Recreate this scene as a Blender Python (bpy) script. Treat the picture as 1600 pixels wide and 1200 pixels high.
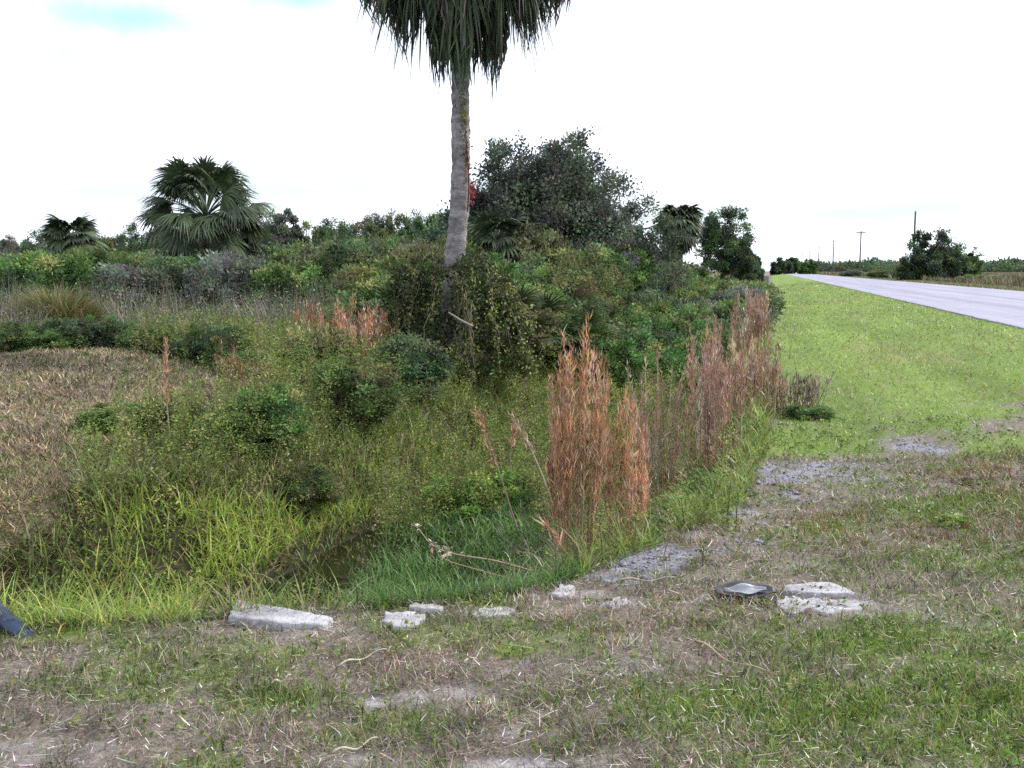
import bpy, math, random
import numpy as np
from math import sin, cos, radians, pi

# ------------------------------------------------------------------ clear
for o in list(bpy.data.objects):
    bpy.data.objects.remove(o)
SC = bpy.context.scene
COL = SC.collection
rng = np.random.default_rng(11)
random.seed(11)

# ------------------------------------------------------------------ camera
# world frame: the road runs along +Y, X is the distance to the right of the camera's own line
FPX, CX, CY = 1500.0, 800.0, 600.0
PITCH, YAW, CAMZ = radians(6.73), radians(15.0), 1.6
cam_d = bpy.data.cameras.new("camera")
cam = bpy.data.objects.new("camera", cam_d)
COL.objects.link(cam)
cam.location = (0, 0, CAMZ)
cam.rotation_euler = (radians(90) - PITCH, 0, YAW)
cam_d.sensor_width = 36
cam_d.lens = FPX / 1600 * 36
cam_d.clip_start = 0.05
cam_d.clip_end = 20000
SC.camera = cam

# ------------------------------------------------------------------ sky, sun, exposure
SUN_AZ, SUN_EL = radians(70 - 15), radians(40)      # clockwise from +Y
w = bpy.data.worlds.new("World")
SC.world = w
w.use_nodes = True
nt = w.node_tree
nt.nodes.clear()
N = nt.nodes.new
L = nt.links.new
out = N("ShaderNodeOutputWorld")
bg = N("ShaderNodeBackground")
sky = N("ShaderNodeTexSky")
sky.sky_type = 'NISHITA'
sky.sun_disc = False
sky.sun_elevation = SUN_EL
sky.sun_rotation = SUN_AZ
bg.inputs["Strength"].default_value = 0.05
tc = N("ShaderNodeTexCoord")
mp = N("ShaderNodeMapping")
mp.inputs["Scale"].default_value = (1.0, 1.0, 4.5)
nz = N("ShaderNodeTexNoise")
nz.inputs["Scale"].default_value = 3.2
nz.inputs["Detail"].default_value = 7
nz.inputs["Roughness"].default_value = 0.55
L(tc.outputs["Generated"], mp.inputs["Vector"])
L(mp.outputs["Vector"], nz.inputs["Vector"])
ramp = N("ShaderNodeMapRange")
ramp.inputs["From Min"].default_value = 0.33
ramp.inputs["From Max"].default_value = 0.50
ramp.inputs["To Min"].default_value = 0.80
ramp.inputs["To Max"].default_value = 1.0
L(nz.outputs["Fac"], ramp.inputs["Value"])


def sky_gap(px, py, size, depth, stretch):
    """a hole in the cloud sheet round one compass direction and height"""
    u, v = (px - CX) / FPX, (CY - py) / FPX
    fw = cos(PITCH) + v * sin(PITCH)
    dz = -sin(PITCH) + v * cos(PITCH)
    d = np.array([u * cos(YAW) - fw * sin(YAW), u * sin(YAW) + fw * cos(YAW), dz])
    d /= np.linalg.norm(d)
    sub = N("ShaderNodeVectorMath"); sub.operation = 'SUBTRACT'
    sub.inputs[1].default_value = d
    L(tc.outputs["Generated"], sub.inputs[0])
    m2 = N("ShaderNodeMapping"); m2.inputs["Scale"].default_value = (1, 1, stretch)
    L(sub.outputs[0], m2.inputs["Vector"])
    wob = N("ShaderNodeTexNoise"); wob.inputs["Scale"].default_value = 22; wob.inputs["Detail"].default_value = 4
    L(tc.outputs["Generated"], wob.inputs["Vector"])
    ln = N("ShaderNodeVectorMath"); ln.operation = 'LENGTH'
    L(m2.outputs["Vector"], ln.inputs[0])
    ad = N("ShaderNodeMath"); ad.operation = 'MULTIPLY_ADD'
    ad.inputs[1].default_value = size * 1.4
    L(wob.outputs["Fac"], ad.inputs[0]); L(ln.outputs["Value"], ad.inputs[2])
    mr = N("ShaderNodeMapRange"); mr.interpolation_type = 'SMOOTHSTEP'
    mr.inputs["From Min"].default_value = size * 0.55
    mr.inputs["From Max"].default_value = size * 2.5
    mr.inputs["To Min"].default_value = 1 - depth
    mr.inputs["To Max"].default_value = 1
    L(ad.outputs[0], mr.inputs["Value"])
    return mr.outputs[0]


cover = ramp.outputs[0]
for g in ((200, 28, 0.075, .92, 3.4), (115, 85, 0.062, 0.60, 5.0), (450, -6, 0.075, 0.9, 5.0),
          ):
    mm = N("ShaderNodeMath"); mm.operation = 'MULTIPLY'
    L(cover, mm.inputs[0]); L(sky_gap(*g), mm.inputs[1])
    cover = mm.outputs[0]
tint = N("ShaderNodeMix"); tint.data_type = 'RGBA'
# clear blue sky (a little cyan) seen through the gaps, lit cloud elsewhere
hs = N("ShaderNodeMix"); hs.data_type = 'RGBA'; hs.blend_type = 'MULTIPLY'; hs.inputs[0].default_value = 1
hs.inputs[7].default_value = (1.35, 1.75, 1.5, 1)
L(sky.outputs["Color"], hs.inputs[6])
tint.inputs[7].default_value = (9.6, 10.0, 11.6, 1)
L(cover, tint.inputs[0]); L(hs.outputs[2], tint.inputs[6])
# thin grey-blue streaks of thicker cloud low over the road and the skyline
mp3 = N("ShaderNodeMapping"); mp3.inputs["Scale"].default_value = (1.0, 1.0, 11.0)
st = N("ShaderNodeTexNoise"); st.inputs["Scale"].default_value = 2.6; st.inputs["Detail"].default_value = 8; st.inputs["Roughness"].default_value = .6
L(tc.outputs["Generated"], mp3.inputs["Vector"]); L(mp3.outputs[0], st.inputs["Vector"])
sr = N("ShaderNodeMapRange"); sr.interpolation_type = 'SMOOTHSTEP'
sr.inputs["From Min"].default_value = .40; sr.inputs["From Max"].default_value = .62
L(st.outputs["Fac"], sr.inputs["Value"])
sx = N("ShaderNodeSeparateXYZ"); L(tc.outputs["Generated"], sx.inputs[0])
lo = N("ShaderNodeMapRange"); lo.interpolation_type = 'SMOOTHSTEP'
lo.inputs["From Min"].default_value = .02; lo.inputs["From Max"].default_value = .26
lo.inputs["To Min"].default_value = 1.0; lo.inputs["To Max"].default_value = .25
L(sx.outputs["Z"], lo.inputs["Value"])
pm = N("ShaderNodeMath"); pm.operation = 'MULTIPLY'; L(sr.outputs[0], pm.inputs[0]); L(lo.outputs[0], pm.inputs[1])
cl = N("ShaderNodeMix"); cl.data_type = 'RGBA'
cl.inputs[7].default_value = (5.3, 6.2, 6.7, 1)
L(pm.outputs[0], cl.inputs[0]); L(tint.outputs[2], cl.inputs[6])
L(cl.outputs[2], bg.inputs["Color"])
L(bg.outputs[0], out.inputs["Surface"])

sd = bpy.data.lights.new("sun", 'SUN')
sd.energy = 1.5
sd.angle = radians(10)
sd.color = (1.0, 0.95, 0.88)
sun = bpy.data.objects.new("sun", sd)
COL.objects.link(sun)
sun.location = (30, 0, 30)
sun.rotation_euler = (radians(90) - SUN_EL, 0, pi - SUN_AZ)

SC.view_settings.view_transform = 'Standard'
SC.view_settings.look = 'None'
SC.view_settings.gamma = 1
SC.view_settings.exposure = 1.75
SC.cycles.use_denoising = False
SC.cycles.max_bounces = 6
SC.cycles.diffuse_bounces = 3
SC.cycles.transparent_max_bounces = 6


# ------------------------------------------------------------------ helpers: projection
def ray(px, py):
    u, v = (px - CX) / FPX, (CY - py) / FPX
    fw = cos(PITCH) + v * sin(PITCH)
    dz = -sin(PITCH) + v * cos(PITCH)
    return u, fw, dz


def cd2xy(c, d):
    return c * cos(YAW) - d * sin(YAW), c * sin(YAW) + d * cos(YAW)


def xy2cd(x, y):
    return x * cos(YAW) + y * sin(YAW), -x * sin(YAW) + y * cos(YAW)


def at(px, py, z=0.0):
    """ground point seen at a pixel of the photograph, on the level z"""
    u, fw, dz = ray(px, py)
    t = (z - CAMZ) / dz
    return cd2xy(u * t, fw * t)


def atd(px, d):
    u, fw, dz = ray(px, 423)
    return cd2xy(u * d / fw, d)


def zat(py, d):
    u, fw, dz = ray(800, py)
    return CAMZ + dz * d / fw


def proj(x, y, z):
    c, d = xy2cd(x, y)
    h = z - CAMZ
    f = d * cos(PITCH) - h * sin(PITCH)
    return CX + FPX * c / f, CY - FPX * (h * cos(PITCH) + d * sin(PITCH)) / f


# ------------------------------------------------------------------ helpers: noise
def _hash(i, j, s):
    h = np.sin(i * 127.1 + j * 311.7 + s * 74.7) * 43758.5453
    return h - np.floor(h)


def vnoise(x, y, s=0):
    x = np.asarray(x, float); y = np.asarray(y, float)
    i, j = np.floor(x), np.floor(y)
    fx, fy = x - i, y - j
    fx = fx * fx * (3 - 2 * fx); fy = fy * fy * (3 - 2 * fy)
    a, b = _hash(i, j, s), _hash(i + 1, j, s)
    c, d = _hash(i, j + 1, s), _hash(i + 1, j + 1, s)
    return (a * (1 - fx) + b * fx) * (1 - fy) + (c * (1 - fx) + d * fx) * fy


def fbm(x, y, s=0, o=4):
    r, a, t = 0, 0.5, 0
    for k in range(o):
        r = r + a * vnoise(x * 2 ** k, y * 2 ** k, s + k * 3.1)
        t += a; a *= 0.5
    return r / t


def sstep(a, b, x):
    t = np.clip((x - a) / (b - a), 0, 1)
    return t * t * (3 - 2 * t)


def seg_dist(x, y, poly, closed=True):
    d = np.full(np.shape(x), 1e9)
    n = len(poly)
    for k in range(n if closed else n - 1):
        ax, ay = poly[k]; bx, by = poly[(k + 1) % n]
        vx, vy = bx - ax, by - ay
        t = np.clip(((x - ax) * vx + (y - ay) * vy) / (vx * vx + vy * vy + 1e-9), 0, 1)
        d = np.minimum(d, np.hypot(x - ax - t * vx, y - ay - t * vy))
    return d


def inside(x, y, poly):
    r = np.zeros(np.shape(x), bool)
    n = len(poly)
    for k in range(n):
        ax, ay = poly[k]; bx, by = poly[(k + 1) % n]
        c = ((ay > y) != (by > y)) & (x < (bx - ax) * (y - ay) / (by - ay + 1e-12) + ax)
        r ^= c
    return r


def sdist(x, y, poly):
    d = seg_dist(x, y, poly)
    return np.where(inside(x, y, poly), d, -d)     # positive inside


# ------------------------------------------------------------------ terrain
ROAD_L, ROAD_R, ROAD_Z = 4.75, 13.2, 0.50
DITCH = [(-9.5, 2.3), (-5.5, 2.9), (-3.2, 3.46), (-2.35, 3.9), (-1.47, 4.3), (-1.07, 4.6), (-.84, 5.1), (-.5, 5.66),
         (-.2, 6.8), (-.05, 8.0), (-.05, 400), (-4.3, 400), (-4.3, 8.5), (-4.5, 6.4), (-5.3, 5.1), (-9.5, 4.3)]
MOWN_PX = [(-700, 600), (-200, 580), (0, 568), (130, 548), (300, 566), (420, 598), (345, 622), (230, 655), (150, 690),
           (112, 740), (125, 790), (95, 850), (0, 885), (-300, 900), (-700, 900)]
WATER_Z = -0.78


def H(x, y):
    x = np.asarray(x, float); y = np.asarray(y, float)
    z = 0.47 * sstep(0.0, 4.9, x)
    z = z - 0.40 * sstep(15.5, 20, x) + 0.25 * sstep(24, 60, x)
    c, d = xy2cd(x, y)
    left = sstep(-4.0, -5.5, x)
    z = z + left * 0.48 * np.exp(-((c + 7.0) / 4.5) ** 2 - ((d - 12.5) / 4.5) ** 2)
    s = sdist(x, y, DITCH)
    edge = s + 0.16 * (fbm(x * 1.3, y * 1.3, 5) - 0.5) * np.exp(-np.maximum(0, -s))
    z = z - 1.05 * sstep(-0.05, 1.25, edge)
    near = np.exp(-np.hypot(x, y) / 40)
    z = z + near * (0.10 * (fbm(x * .45, y * .45, 1) - .5) + 0.035 * (fbm(x * 3.2, y * 3.2, 2) - .5)
                    + 0.018 * (fbm(x * 11, y * 11, 3, 3) - .5)) * np.where((x > ROAD_L - .3) & (x < ROAD_R + .3), 0, 1)
    return z


def hit(px, py):
    z = 0.0
    for _ in range(25):
        x, y = at(px, py, z)
        z = z * .5 + .5 * max(-.06, float(H(x, y)))
    return x, y, max(-.06, float(H(x, y)))


def mown_s(x, y, dz=0.0):
    """metres inside (+) or outside (-) the mown bank, measured on the real slope"""
    x = np.asarray(x, float); y = np.asarray(y, float)
    c, d = xy2cd(x, y)
    ok = (d > 2) & (d < 27)
    px, py = proj(x, np.where(ok, y, y), np.maximum(H(x, y), WATER_Z) + dz)
    sd_ = sdist(px, py, MOWN_PX) * np.clip(d, 2, 40) / FPX * 1.6
    return np.where(ok, sd_, -5.0)


# blobs of bare sand, gravel and green turf, given by where they lie on the ground
def blob_field(x, y, blobs):
    r = np.zeros(np.shape(x))
    for px, py, rc, rd, wgt in blobs:
        bx, by = at(px, py, 0)
        c0, d0 = xy2cd(bx, by)
        c, d = xy2cd(x, y)
        r = np.maximum(r, wgt * np.exp(-((c - c0) / rc) ** 2 - ((d - d0) / rd) ** 2))
    return r


SAND = [(582, 1096, .07, .06, .8), (650, 1086, .10, .09, .75), (715, 1080, .10, .08, .7), (790, 1150, .10, .08, .6),
        (830, 1195, .25, .07, 1.0), (960, 944, .18, .10, .8), (1000, 1040, .30, .18, .45), (1300, 950, .35, .25, .5),
        (840, 1040, .2, .12, .4), (560, 1180, .25, .1, .5), (1480, 985, .3, .2, .3), (430, 985, .5, .1, .45),
        (1250, 885, .25, .18, .45), (70, 1170, .4, .2, .35), (1090, 905, .3, .15, .4), (900, 930, .2, .1, .6)]
GRAVEL = [(1235, 738, .45, .5, 1.0), (1310, 730, .4, .35, .75), (1430, 712, .25, .55, 1.0), (1030, 868, .35, .28, 1.0),
          (960, 905, .25, .15, .8), (1180, 820, .4, .4, .45), (1400, 770, .5, .4, .4), (1120, 855, .35, .25, .6),
          (1220, 775, .5, .4, .5), (1085, 838, .3, .25, .6), (1150, 802, .35, .3, .6), (1330, 752, .5, .35, .6), (1000, 885, .25, .2, .9)]
GREEN = [(430, 1090, .30, .18, .75), (820, 1012, .22, .14, .7), (1180, 985, .3, .15, .4), (1450, 1010, 1.0, .5, .8),
         (1300, 1120, .9, .4, .85), (1550, 1130, .8, .5, .95), (1100, 1110, .5, .25, .65), (760, 940, .25, .12, .8),
         (1010, 1010, .25, .1, .4), (1200, 780, .35, .3, .7), (1110, 800, .35, .5, .95), (1480, 810, .9, .6, .8), (1400, 900, .8, .5, .5), (1350, 755, .6, .5, .65), (1180, 700, .5, .8, .8),
         (1050, 905, .35, .18, .6), (1260, 690, 1.1, 1.0, 1.0), (1560, 730, .8, 1.0, .7), (1150, 930, .3, .12, .5),
         (880, 1160, .25, .15, .4), (60, 985, .5, .2, .75), (230, 975, .4, .12, .6), (1270, 830, .5, .3, .75),
         (1590, 900, .7, .7, .6), (870, 790 + 200, .25, .15, .35)]
REDDISH = [(1530, 765, .45, .45, .9), (1270, 820, .45, .3, .7), (1480, 850, .8, .35, .6), (1570, 800, .4, .4, .5),
           (1040, 970, .4, .2, .4), (1590, 640, .6, 1.5, .35), (640, 1030, .5, .2, .4)]


def zones(x, y):
    n1 = fbm(x * 2.3, y * 2.3, 20)
    n2 = fbm(x * 7, y * 7, 21)
    wob = .3 + 1.5 * np.clip(n2 - .2, 0, 1)
    sand = np.clip(blob_field(x, y, SAND) * wob * 1.2 + .12 * sstep(.55, .75, n1) * sstep(9, 5, np.hypot(x, y)), 0, 1)
    gravel = np.clip(blob_field(x, y, GRAVEL) * wob * 1.2, 0, 1)
    c, d = xy2cd(x, y)
    verge = sstep(5.8, 11.5, d - .15 * x + 3.0 * (n1 - .5) + 1.2 * (n2 - .5)) * sstep(-.4, .4, x)
    green = np.clip(blob_field(x, y, GREEN) * (.5 + n2), 0, 1)
    green = np.maximum(green, verge * (.72 + .5 * (n1 - .3)))
    green = np.clip(np.maximum(green, .09 + .45 * sstep(.50, .68, n1)) * (1 - .85 * sand) * (1 - .75 * gravel), 0, 1)
    red = np.clip(blob_field(x, y, REDDISH) * (.4 + 1.1 * n2), 0, 1)
    mown = sstep(-.25, .35, mown_s(x, y) + .5 * (n1 - .5))
    ditch = sstep(-.05, .35, sdist(x, y, DITCH))
    wild = np.maximum(ditch * (1 - mown), (x < -4.2) * (1 - mown) * (y > 3.9))
    return sand, gravel, green, red, mown, wild


# ------------------------------------------------------------------ helpers: meshes
class Geo:
    def __init__(s):
        s.v, s.c, s.f, s.m, s.n = [], [], [], [], 0

    def add(s, v, faces, col=(1, 1, 1), mi=0):
        v = np.asarray(v, np.float32).reshape(-1, 3)
        c = np.asarray(col, np.float32)
        if c.ndim == 1:
            c = np.broadcast_to(c, (len(v), 3))
        s.v.append(v); s.c.append(c)
        for f in faces if isinstance(faces, list) else [faces]:
            f = np.asarray(f, np.int64)
            if f.size:
                s.f.append(f + s.n); s.m.append(np.full(len(f), mi, np.int32))
        s.n += len(v)
        return s

    def mesh(s, name, mats, smooth=False):
        me = bpy.data.meshes.new(name)
        v = np.concatenate(s.v); c = np.concatenate(s.c)
        loops = np.concatenate([f.ravel() for f in s.f])
        tot = np.concatenate([np.full(len(f), f.shape[1]) for f in s.f])
        start = np.concatenate([[0], np.cumsum(tot)[:-1]])
        me.vertices.add(len(v)); me.vertices.foreach_set("co", v.ravel())
        me.loops.add(len(loops)); me.loops.foreach_set("vertex_index", loops.astype(np.int32))
        me.polygons.add(len(tot))
        me.polygons.foreach_set("loop_start", start.astype(np.int32))
        me.polygons.foreach_set("loop_total", tot.astype(np.int32))
        me.polygons.foreach_set("material_index", np.concatenate(s.m))
        if smooth:
            me.polygons.foreach_set("use_smooth", np.ones(len(tot), bool))
        me.update(calc_edges=True)
        a = me.color_attributes.new("Col", 'FLOAT_COLOR', 'POINT')
        a.data.foreach_set("color", np.hstack([c, np.ones((len(c), 1), np.float32)]).astype(np.float32).ravel())
        for m in mats if isinstance(mats, (list, tuple)) else [mats]:
            me.materials.append(m)
        return me

    def build(s, name, mats, parent=None, loc=(0, 0, 0), smooth=False):
        o = bpy.data.objects.new(name, s.mesh(name, mats, smooth))
        COL.objects.link(o)
        o.location = loc
        if parent:
            o.parent = parent
        return o


def tag(o, label=None, cat=None, group=None, kind=None):
    if label: o["label"] = label
    if cat: o["category"] = cat
    if group: o["group"] = group
    if kind: o["kind"] = kind
    return o


def thing(name, label, cat, loc=(0, 0, 0), group=None, rz=0):
    o = bpy.data.objects.new(name, None)
    COL.objects.link(o)
    o.empty_display_size = .2
    o.location = loc
    o.rotation_euler = (0, 0, rz)
    return tag(o, label, cat, group)


def norm(a):
    return a / (np.linalg.norm(a, axis=-1, keepdims=True) + 1e-9)


def blades(P, Ln, W, az, lean, bend, col, segs=3, g=None, twist=None):
    """grass blades as tapering bent strips; lean = start angle from upright, bend = angle added by the tip"""
    n = len(P)
    Ln, W, az, lean, bend = [np.broadcast_to(np.asarray(a, float), (n,)) for a in (Ln, W, az, lean, bend)]
    out_d = np.stack([np.cos(az), np.sin(az), np.zeros(n)], 1)
    tw = rng.uniform(-.9, .9, n) if twist is None else np.broadcast_to(twist, (n,))
    sa = az + pi / 2 + tw
    side = np.stack([np.cos(sa), np.sin(sa), np.zeros(n)], 1)
    p = np.array(P, float)
    rows = []
    for k in range(segs + 1):
        t = k / segs
        wd = W * (1 - t ** 1.6) * .5
        if k < segs:
            rows.append(p - side * wd[:, None]); rows.append(p + side * wd[:, None])
        else:
            rows.append(p.copy())
        a = lean + bend * (k + .5) / segs
        p = p + (out_d * np.sin(a)[:, None] + np.array([0, 0, 1.0]) * np.cos(a)[:, None]) * (Ln / segs)[:, None]
    V = np.stack(rows, 1)
    m = V.shape[1]
    base = (np.arange(n) * m)[:, None]
    quads = [base + np.array([[2 * k, 2 * k + 1, 2 * k + 3, 2 * k + 2]]) for k in range(segs - 1)]
    tri = base + np.array([[2 * segs - 2, 2 * segs - 1, 2 * segs]])
    c = np.repeat(np.broadcast_to(np.asarray(col, float), (n, 3)), m, axis=0)
    g = g or Geo()
    g.add(V.reshape(-1, 3), ([np.concatenate(quads)] if quads else []) + [tri], c)
    return g


def leaves(P, D, Ln, W, col, g=None, mi=0, fold=.25):
    """single leaves: kinked diamonds along D with a random roll"""
    n = len(P)
    D = norm(np.asarray(D, float))
    Ln = np.broadcast_to(np.asarray(Ln, float), (n,))[:, None]
    W = np.broadcast_to(np.asarray(W, float), (n,))[:, None]
    r = norm(rng.normal(size=(n, 3)))
    S = norm(np.cross(D, r)); U = np.cross(D, S)
    mid = P + D * Ln * .45 + U * Ln * fold * rng.uniform(-.5, .7, (n, 1))
    V = np.stack([P, mid - S * W * .5, P + D * Ln, mid + S * W * .5], 1)
    f = (np.arange(n) * 4)[:, None] + np.array([[0, 1, 2, 3]])
    c = np.repeat(np.broadcast_to(np.asarray(col, float), (n, 3)), 4, axis=0)
    g = g or Geo()
    g.add(V.reshape(-1, 3), f, c, mi)
    return g


def tube(path, rad, g, col=(1, 1, 1), n=8, mi=0, cap=True):
    path = np.asarray(path, float)
    rad = np.broadcast_to(np.asarray(rad, float), (len(path),))
    T = norm(np.gradient(path, axis=0))
    ref = np.array([0.31, 0.95, 0.05])
    A = norm(np.cross(T, ref)); B = np.cross(T, A)
    an = np.arange(n) / n * 2 * pi
    V = path[:, None] + (A[:, None] * np.cos(an)[None, :, None] + B[:, None] * np.sin(an)[None, :, None]) * rad[:, None, None]
    k = len(path)
    i, j = np.meshgrid(np.arange(k - 1), np.arange(n), indexing='ij')
    f = np.stack([i * n + j, i * n + (j + 1) % n, (i + 1) * n + (j + 1) % n, (i + 1) * n + j], -1).reshape(-1, 4)
    fs = [f]
    if cap:
        fs += [np.arange(n)[None, ::-1], (np.arange(n) + (k - 1) * n)[None]]
    g.add(V.reshape(-1, 3), fs, col, mi)
    return g


def vary(base, n, sat=.25, val=.3):
    """n natural variations on a base colour"""
    base = np.asarray(base, float)
    c = base[None] * (1 + rng.normal(0, val, (n, 1))) * (1 + rng.normal(0, sat * .5, (n, 3)))
    return np.clip(c, .004, .9)


def pick(cols, n, p=None, sat=.2, val=.25):
    cols = np.asarray(cols, float)
    i = rng.choice(len(cols), n, p=p)
    c = cols[i] * (1 + rng.normal(0, val, (n, 1))) * (1 + rng.normal(0, sat * .5, (n, 3)))
    return np.clip(c, .004, .9)


# ------------------------------------------------------------------ materials
def mat(name):
    m = bpy.data.materials.new(name)
    m.use_nodes = True
    t = m.node_tree
    t.nodes.clear()
    return m, t.nodes.new, t.links.new


def foliage_mat(name, trans=.28, rough=.5, spec=.35, mott=.35):
    m, N, L = mat(name)
    o = N("ShaderNodeOutputMaterial"); mx = N("ShaderNodeMixShader"); p = N("ShaderNodeBsdfPrincipled"); tr = N("ShaderNodeBsdfTranslucent")
    a = N("ShaderNodeAttribute"); a.attribute_name = "Col"
    tcn = N("ShaderNodeTexCoord"); nz = N("ShaderNodeTexNoise"); nz.inputs["Scale"].default_value = 9; nz.inputs["Detail"].default_value = 3
    L(tcn.outputs["Object"], nz.inputs["Vector"])
    mr = N("ShaderNodeMapRange"); mr.inputs["From Min"].default_value = .25; mr.inputs["From Max"].default_value = .75
    mr.inputs["To Min"].default_value = 1 - mott; mr.inputs["To Max"].default_value = 1 + mott
    L(nz.outputs["Fac"], mr.inputs["Value"])
    mu = N("ShaderNodeVectorMath"); mu.operation = 'SCALE'
    L(a.outputs["Color"], mu.inputs[0]); L(mr.outputs[0], mu.inputs["Scale"])
    L(mu.outputs[0], p.inputs["Base Color"]); L(mu.outputs[0], tr.inputs["Color"])
    p.inputs["Roughness"].default_value = rough
    p.inputs["Specular IOR Level"].default_value = spec
    mx.inputs[0].default_value = trans
    L(p.outputs[0], mx.inputs[1]); L(tr.outputs[0], mx.inputs[2]); L(mx.outputs[0], o.inputs["Surface"])
    return m


def solid_mat(name, c1, c2, scale=6, rough=.8, bump=.3, bscale=None, detail=6, attr=False, stretch=(1, 1, 1), spec=.3, metal=0):
    m, N, L = mat(name)
    o = N("ShaderNodeOutputMaterial"); p = N("ShaderNodeBsdfPrincipled")
    tcn = N("ShaderNodeTexCoord"); mp = N("ShaderNodeMapping"); mp.inputs["Scale"].default_value = stretch
    L(tcn.outputs["Object"], mp.inputs["Vector"])
    nz = N("ShaderNodeTexNoise"); nz.inputs["Scale"].default_value = scale; nz.inputs["Detail"].default_value = detail
    nz.inputs["Roughness"].default_value = .65
    L(mp.outputs[0], nz.inputs["Vector"])
    r = N("ShaderNodeValToRGB")
    r.color_ramp.elements[0].position = .32; r.color_ramp.elements[0].color = (*c1, 1)
    r.color_ramp.elements[1].position = .68; r.color_ramp.elements[1].color = (*c2, 1)
    L(nz.outputs["Fac"], r.inputs[0])
    col = r.outputs[0]
    if attr:
        a = N("ShaderNodeAttribute"); a.attribute_name = "Col"
        mu = N("ShaderNodeMix"); mu.data_type = 'RGBA'; mu.blend_type = 'MULTIPLY'; mu.inputs[0].default_value = 1
        L(col, mu.inputs[6]); L(a.outputs["Color"], mu.inputs[7]); col = mu.outputs[2]
    L(col, p.inputs["Base Color"])
    p.inputs["Roughness"].default_value = rough
    p.inputs["Specular IOR Level"].default_value = spec
    p.inputs["Metallic"].default_value = metal
    n2 = N("ShaderNodeTexNoise"); n2.inputs["Scale"].default_value = bscale or scale * 4; n2.inputs["Detail"].default_value = 5
    L(mp.outputs[0], n2.inputs["Vector"])
    b = N("ShaderNodeBump"); b.inputs["Strength"].default_value = bump; b.inputs["Distance"].default_value = .02
    L(n2.outputs["Fac"], b.inputs["Height"]); L(b.outputs[0], p.inputs["Normal"])
    L(p.outputs[0], o.inputs["Surface"])
    return m


M_LEAF = foliage_mat("leaf", .38, .6, .2)
M_GRASS = foliage_mat("grass_blade", .42, .45, .45, .2)
M_STRAW = foliage_mat("dry_grass", .22, .5, .4, .2)
M_FROND = foliage_mat("palm_frond", .15, .6, .18, .3)
M_BARK = solid_mat("bark", (.10, .085, .075), (.20, .18, .165), 14, .9, .6, stretch=(1, 1, .3), attr=True)
M_PALM = solid_mat("palm_bark", (.13, .12, .122), (.28, .262, .258), 9, .9, .9, bscale=26, stretch=(1, 1, 2.2), attr=True)
M_CONC = solid_mat("concrete", (.19, .18, .185), (.44, .435, .46), 10, .85, .6, bscale=60)
M_CONCD = solid_mat("weathered_concrete", (.22, .21, .20), (.44, .43, .43), 11, .9, .7, bscale=50)
M_STONE = solid_mat("gravel_stone", (.16, .16, .19), (.34, .34, .39), 30, .85, .4, attr=True)
M_POLE = solid_mat("pole_wood", (.05, .045, .04), (.10, .09, .085), 5, .9, .3, stretch=(1, 1, .1))
M_BLACK = solid_mat("black_plastic", (.008, .008, .009), (.022, .022, .024), 12, .45, .2, spec=.5)
M_PALE = solid_mat("grey_plastic", (.16, .17, .19), (.33, .35, .38), 7, .4, .2, spec=.5)
M_BLUE = solid_mat("blue_plastic", (.008, .017, .045), (.025, .045, .10), 6, .35, .1, spec=.5)
M_WHITE = solid_mat("white_litter", (.6, .6, .6), (.8, .8, .8), 20, .6, .2)


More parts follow.
